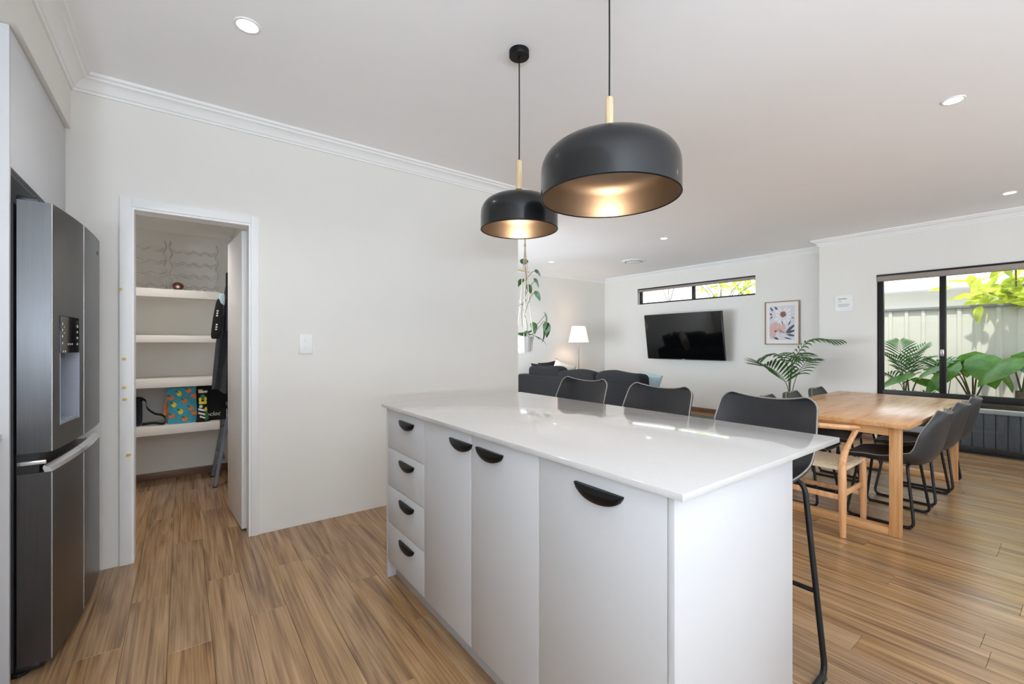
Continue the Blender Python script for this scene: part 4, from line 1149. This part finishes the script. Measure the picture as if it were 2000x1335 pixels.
# fronds
def frond(parent, pts, leaflet, n, m_leaf='palm', name='frond', r0=.007, spread=1.0, droop=.5, start=.35):
    P = catmull(pts, 8); N_ = len(P)
    ra = MB().tube(P, [r0*(1-.75*k/(N_-1)) for k in range(N_)], 6).build(name, 'leafstem', parent)
    m = MB()
    for k in range(n):
        f = start+(1-start)*k/(n-1); i = min(int(f*(N_-1)), N_-2); p = P[i].lerp(P[i+1], f*(N_-1)-i)
        t = (P[min(i+2, N_-1)]-P[max(0, i-1)]).normalized()
        side = t.cross(Vector((0, 0, 1)))
        if side.length < .1: side = Vector((1, 0, 0))
        side.normalize(); up = side.cross(t).normalized()
        g = (f-start)/(1-start)
        ll = leaflet*(.55+.75*math.sin(PI*min(1, .18+g*.8)))*(1-.35*g)
        for s in (-1, 1):
            d = (t*(.55+.5*g)+side*s*spread+up*.22).normalized()
            w_ = leaflet*.036
            vs = []
            for j in range(6):
                q = j/5; c_ = p+d*ll*q-Vector((0, 0, 1))*droop*ll*q*q
                ww = w_*math.sin(PI*min(1, .12+.88*(1-q)))**.7*(1 if q < .99 else 0)+.0006
                ac = d.cross(up).normalized()
                vs += [c_-ac*ww, c_+up*ww*.5, c_+ac*ww]
            m.add(vs, [(j*3+a, j*3+a+1, j*3+a+4, j*3+a+3) for j in range(5) for a in (0, 1)])
    m.build('leaflets', m_leaf, ra)
pl = thing('potted_palm', 'green potted palm in the corner beside the framed print', 'potted palm', (6.74, 2.575, 0))
MB().lathe([(0, 0), (.14, 0), (.17, .30), (.175, .32), (.16, .32), (.155, .29), (0, .29)], (0, 0, 0), 32).build('pot', 'potdark', pl)
MB().lathe([(0, .285), (.155, .285), (.155, .292), (0, .298)], (0, 0, 0), 24).build('potting_soil', 'soil', pl)
HS = .84
def pp(a, d, z): v = (cr*a+cf*d)*HS; return (v.x, v.y, z)
frond(pl, [pp(0, 0, .29), pp(.02, 0, .75), pp(.10, -.02, 1.08), pp(.28, -.10, 1.30), pp(.58, -.30, 1.31)], .34, 16, droop=.5, start=.42)
frond(pl, [pp(0, 0, .29), pp(-.02, 0, .62), pp(-.14, -.02, .80), pp(-.36, -.06, .93), pp(-.55, -.1, .955)], .38, 14, droop=.05, start=.38)
frond(pl, [pp(0, 0, .29), pp(.05, 0, .60), pp(.14, .02, .82), pp(.30, .04, 1.0), pp(.40, .05, 1.04)], .26, 13, droop=.4, start=.5)
frond(pl, [pp(0, 0, .29), pp(-.01, .0, .75), pp(-.03, .04, .98), pp(-.15, .12, 1.10), pp(-.33, .2, 1.06)], .28, 12, droop=.5, start=.5)
frond(pl, [pp(0, 0, .29), pp(.01, .0, .75), pp(.0, -.08, 1.0), pp(-.04, -.22, 1.12), pp(-.06, -.38, 1.08)], .28, 12, droop=.5, start=.5)

# ================================================================ GARDEN
HS = 1
def gstruct(o, lab): return struct(o, lab)
gstruct(MB().box(7.46, 9.6, -4, 9, -.12, -.02).build('ground_garden', 'soil', origin=(8.5, 2, -.1)), 'garden ground outside the window')
gstruct(MB().box(-9, 24, -14, 16, -.3, -.14).build('ground_outside', 'concrete', origin=(5, 0, -.2)), 'paved ground around the house, added to block sky light from below')  # slab added to stop sky light rising through the windows onto the ceiling
gb = gstruct(MB().box(7.93, 9.28, -3.5, 7.0, -.02, .44).build('garden_bed', 'soil', origin=(8.6, 2, 0)), 'raised garden bed soil')
rw = thing('retaining_wall', 'low grey board retaining wall seen through the bottom glass', 'wall', (7.9, .3, -.02))
bme = MB().box(-.012, .014, -.0475, .0475, 0, .42, .003).mesh('board', 'board')
for k in range(38):
    o = bpy.data.objects.new('board', bme); COL.objects.link(o); o.parent = rw
    o.location = (random.uniform(-.002, .002), -1.6+k*.1-.2, 0)
W(MB().box(7.87, 7.99, -1.9, 2.25, .402, .452, .006), 'capping', 'concrete', rw)

fe = thing('garden_fence', 'cream ribbed steel fence behind the garden plants', 'fence', (9.32, 2, 0))
fp = []
wsh = .80
def rib_profile(w0):
    out = []
    for k in range(4):
        y = k*.2
        out += [(0, y), (0, y+.12), (-.022, y+.134), (-.022, y+.172), (0, y+.186)]
    out.append((0, w0)); return out
q = rib_profile(wsh)
m = MB(); n = len(q)
m.add([(x, y, 0) for x, y in q]+[(x, y, 1.79) for x, y in q], [(i, i+1, n+i+1, n+i) for i in range(n-1)])
fme = m.mesh('fence_sheet', 'fence', False)
for k in range(14):
    o = bpy.data.objects.new('fence_sheet', fme); COL.objects.link(o); o.parent = fe
    o.location = (0, -5.0+k*wsh-.5, 0)
W(MB().box(9.28, 9.35, -3.5, 7.7, 1.785, 1.83, .004), 'top_rail', 'fencecap', fe)
for y in (-2.9, -.5, 1.9, 4.3, 6.7):
    W(MB().box(9.33, 9.38, y-.03, y+.03, 0, 1.8, .003), 'post', 'fencecap', fe)
# neighbouring house
nh = thing('neighbour_house', 'white neighbouring house with pale sheet roof beyond the fence', 'house', (14, 3, 0))
W(MB().box(12.2, 17, -4, 9, 0, 2.35), 'wall', 'render', nh)
W(MB().prism([(11.6, 2.32), (17.6, 2.32), (17.6, 2.42), (14.6, 3.75), (11.6, 2.42)], -4.4, 9.4, 1), 'roof', 'tin', nh, smooth=False)
W(MB().box(11.5, 11.62, -4.4, 9.4, 2.30, 2.42, .01), 'gutter', 'tin', nh)
W(MB().tube([(12.15, -.2, 0), (12.15, -.2, 2.32)], .045, 10), 'downpipe', 'tin', nh)

# elephant-ear plants
am = [leaf_grid(.46, .36, .32, -.12, 1).mesh('leaf', 'alo'), leaf_grid(.42, .30, .25, .10, 1).mesh('leaf', 'alob')]
def alocasia(x, y, leaves, label, trunk=0):
    t = thing('elephant_ear_plant', label, 'plant', (x, y, .44), 0, 'leafy plants in the garden bed')
    if trunk:
        MB().tube([(0, 0, -.02), (.01, .01, trunk*.5), (0, 0, trunk)], [.06, .05, .055], 12).build('trunk', 'bark', t)
    for (a, d, z, hd_, pt, s, k) in leaves:
        tip = cr*a+cf*d+Vector((0, 0, z))
        MB().tube(catmull([(0, 0, trunk*.8), tuple(tip*.5+Vector((0, 0, .10))), tuple(tip)], 5), [.012-.007*j/10 for j in range(11)], 7).build('stalk', 'alostem', t)
        put_leaf(am[k], t, tip, hd_-R(36.8), pt, random.uniform(-.3, .3), s)
alocasia(8.55, 1.02, [(-.30, 0, .50, 1.2, -.7, 1.0, 0), (.0, -.1, .62, 2.6, -.55, 1.05, 0), (.10, .1, .66, -.6, -.5, .95, 0), (-.16, .1, .58, .9, -.4, .8, 1), (.25, -.1, .5, -1.7, -.8, .8, 0), (-.45, .0, .52, 1.6, -.25, .75, 0)], 'elephant-ear plant with broad green leaves right of the window mullion')
alocasia(8.45, .58, [(-.12, 0, .60, 1.3, -.5, 1.0, 0), (.08, 0, .66, -1.2, -.5, 1.0, 0), (.0, -.12, .5, 2.9, -.6, .9, 1), (.22, .0, .50, -1.5, -.7, .9, 0), (.12, -.1, .36, -2.2, -.3, .9, 1)], 'elephant-ear plant with a bare trunk at the right of the window', .22)
alocasia(8.62, .22, [(-.12, 0, .55, 1.3, -.5, 1.0, 0), (.1, 0, .6, -1.2, -.5, 1.0, 0), (-.25, 0, .62, 1.9, -.6, .9, 0)], 'elephant-ear plant at the frame edge beyond the trunked one')
alocasia(8.30, 1.62, [(-.05, 0, .38, 1.5, -.25, .85, 0), (.18, 0, .32, -1.3, -.2, .9, 0)], 'low elephant-ear plant behind the narrow left pane')
def gpalm(x, y, fr_, label, ll=.26):
    t = thing('garden_palm', label, 'plant', (x, y, .44), 0, 'leafy plants in the garden bed')
    for pts in fr_:
        frond(t, [(0, 0, -.01)]+[pp(*p) for p in pts], ll, 14, 'palm', 'frond', .006, .8, .2, .35)
gpalm(8.55, 1.72, [[(.05, 0, .35), (.12, 0, .62), (.30, 0, .80)], [(-.02, 0, .35), (-.10, 0, .55), (-.28, 0, .66)], [(.08, .05, .3), (.25, .05, .55), (.48, .1, .62)], [(-.05, 0, .2), (-.22, 0, .36), (-.38, 0, .34)], [(.0, .05, .4), (.02, .1, .7), (.10, .2, .86)]],
      'feathery garden palm behind the left pane of the tall window')
gpalm(8.75, 1.30, [[(.05, 0, .3), (.1, 0, .5), (.22, 0, .55)], [(-.05, 0, .3), (-.16, 0, .48), (-.32, 0, .46)], [(.0, .05, .3), (.02, .1, .5), (.04, .2, .56)]], 'small feathery palm against the fence near the mullion')
def strap_plant(x, y, n, ln, label):
    t = thing('strap_leaf_shrub', label, 'plant', (x, y, .44), 0, 'leafy plants in the garden bed')
    m = MB()
    for k in range(n):
        a = random.random()*2*PI; le = ln*random.uniform(.6, 1.1); up = random.uniform(.5, 1.2)
        b = Vector((random.uniform(-.06, .06), random.uniform(-.06, .06), 0)); d = Vector((math.cos(a), math.sin(a), up)).normalized(); s = d.cross(Vector((0, 0, 1))).normalized()
        vs = []
        for j in range(5):
            q_ = j/4; c_ = b+d*le*q_-Vector((0, 0, .45*le*q_*q_)); ww = .009*(1-q_**2)+.0008
            vs += [c_-s*ww, c_+s*ww]
        m.add(vs, [(j*2, j*2+1, j*2+3, j*2+2) for j in range(4)])
    m.build('foliage', 'strap', t)
for (x, y, n, ln, lab) in ((8.12, 1.95, 150, .48, 'grassy clump at the left end of the garden bed by the window frame'), (8.15, 1.66, 160, .48, 'grassy clump below the low elephant ear'), (8.2, 1.38, 170, .50, 'grassy clump just left of the window mullion'),
                           (8.25, 1.14, 130, .42, 'grassy clump right behind the mullion'), (8.6, 1.5, 110, .42, 'taller dark strap-leaved shrub against the fence'), (8.12, .35, 60, .22, 'low grassy clump at the window\'s right edge')):
    strap_plant(x, y, n, ln, lab)

# lime-leaved trees beyond the fence
tl = leaf_grid(.30, .115, .25, .1, 0, 5, 7)
def tree(x, y, h, clusters, label, n_each, ls=1.0):
    t = thing('lime_tree', label, 'tree', (x, y, 0), 0, 'trees beyond the fence')
    MB().tube(catmull([(0, 0, -.05), (.03, .05, h*.5), (0, 0, h)], 5), [.05-.03*k/10 for k in range(11)], 8).build('trunk', 'bark', t)
    m = MB(); br = MB()
    for (dx, dy, z, r_) in clusters:
        br.tube(catmull([(0, 0, h*.8), (dx*.5, dy*.5, (z+h)*.5), (dx, dy, z)], 4), .010, 6)
        for k in range(n_each):
            p = Vector((random.gauss(0, .5), random.gauss(0, .5), random.gauss(0, .45)))*r_+Vector((dx, dy, z))
            q_ = (Matrix.Rotation(random.random()*2*PI, 3, 'Z') @ Matrix.Rotation(random.uniform(-1.0, .5), 3, 'X') @ Matrix.Rotation(random.uniform(-.7, .7), 3, 'Y'))
            s = random.uniform(.7, 1.25)*ls
            m.add([p+q_ @ (Vector(v)*s) for v in tl.v], tl.f)
    br.build('branches', 'bark', t)
    o = m.build('foliage', 'tree', t); o['kind'] = 'stuff'
tree(9.75, .72, 1.9, [(-.25, .25, 2.0, .24), (-.3, -.1, 2.1, .28), (-.1, -.45, 2.05, .28), (0, .0, 2.3, .3), (-.45, -.3, 1.95, .2), (-.1, -.9, 2.1, .3), (.1, .35, 2.15, .25), (-.85, -.05, 2.45, .22), (-.85, -.4, 2.5, .22), (-.8, -.75, 2.45, .22), (.15, -.3, 2.45, .3)], 'lime-leaved tree leaning over the fence outside the tall window', 22)
tree(10.1, 5.3, 2.1, [(0, 0, 2.6, .28), (0, .35, 2.62, .3), (.05, -.35, 2.6, .28), (-.1, -.75, 2.55, .25), (.1, .1, 2.9, .3), (.0, -.55, 2.75, .25), (0, .6, 2.75, .22)], 'lime-leaved tree outside the high window', 22, .62)
bt = thing('bare_shrub', 'bare thin-branched shrub outside the left of the high window', 'shrub', (9.9, 6.55, 0), 0, 'trees beyond the fence')
MB().tube([(0, 0, -.05), (0, 0, 2.3)], .02, 7).build('trunk', 'bark', bt)
for (a, z) in ((-.22, 2.95), (.05, 3.0), (.30, 2.9)):
    MB().tube([(0, 0, 2.25), (0, a*.5, 2.25+(z-2.25)*.5), (0, a, z)], [.014, .011, .006], 6).build('branch', 'bark', bt)
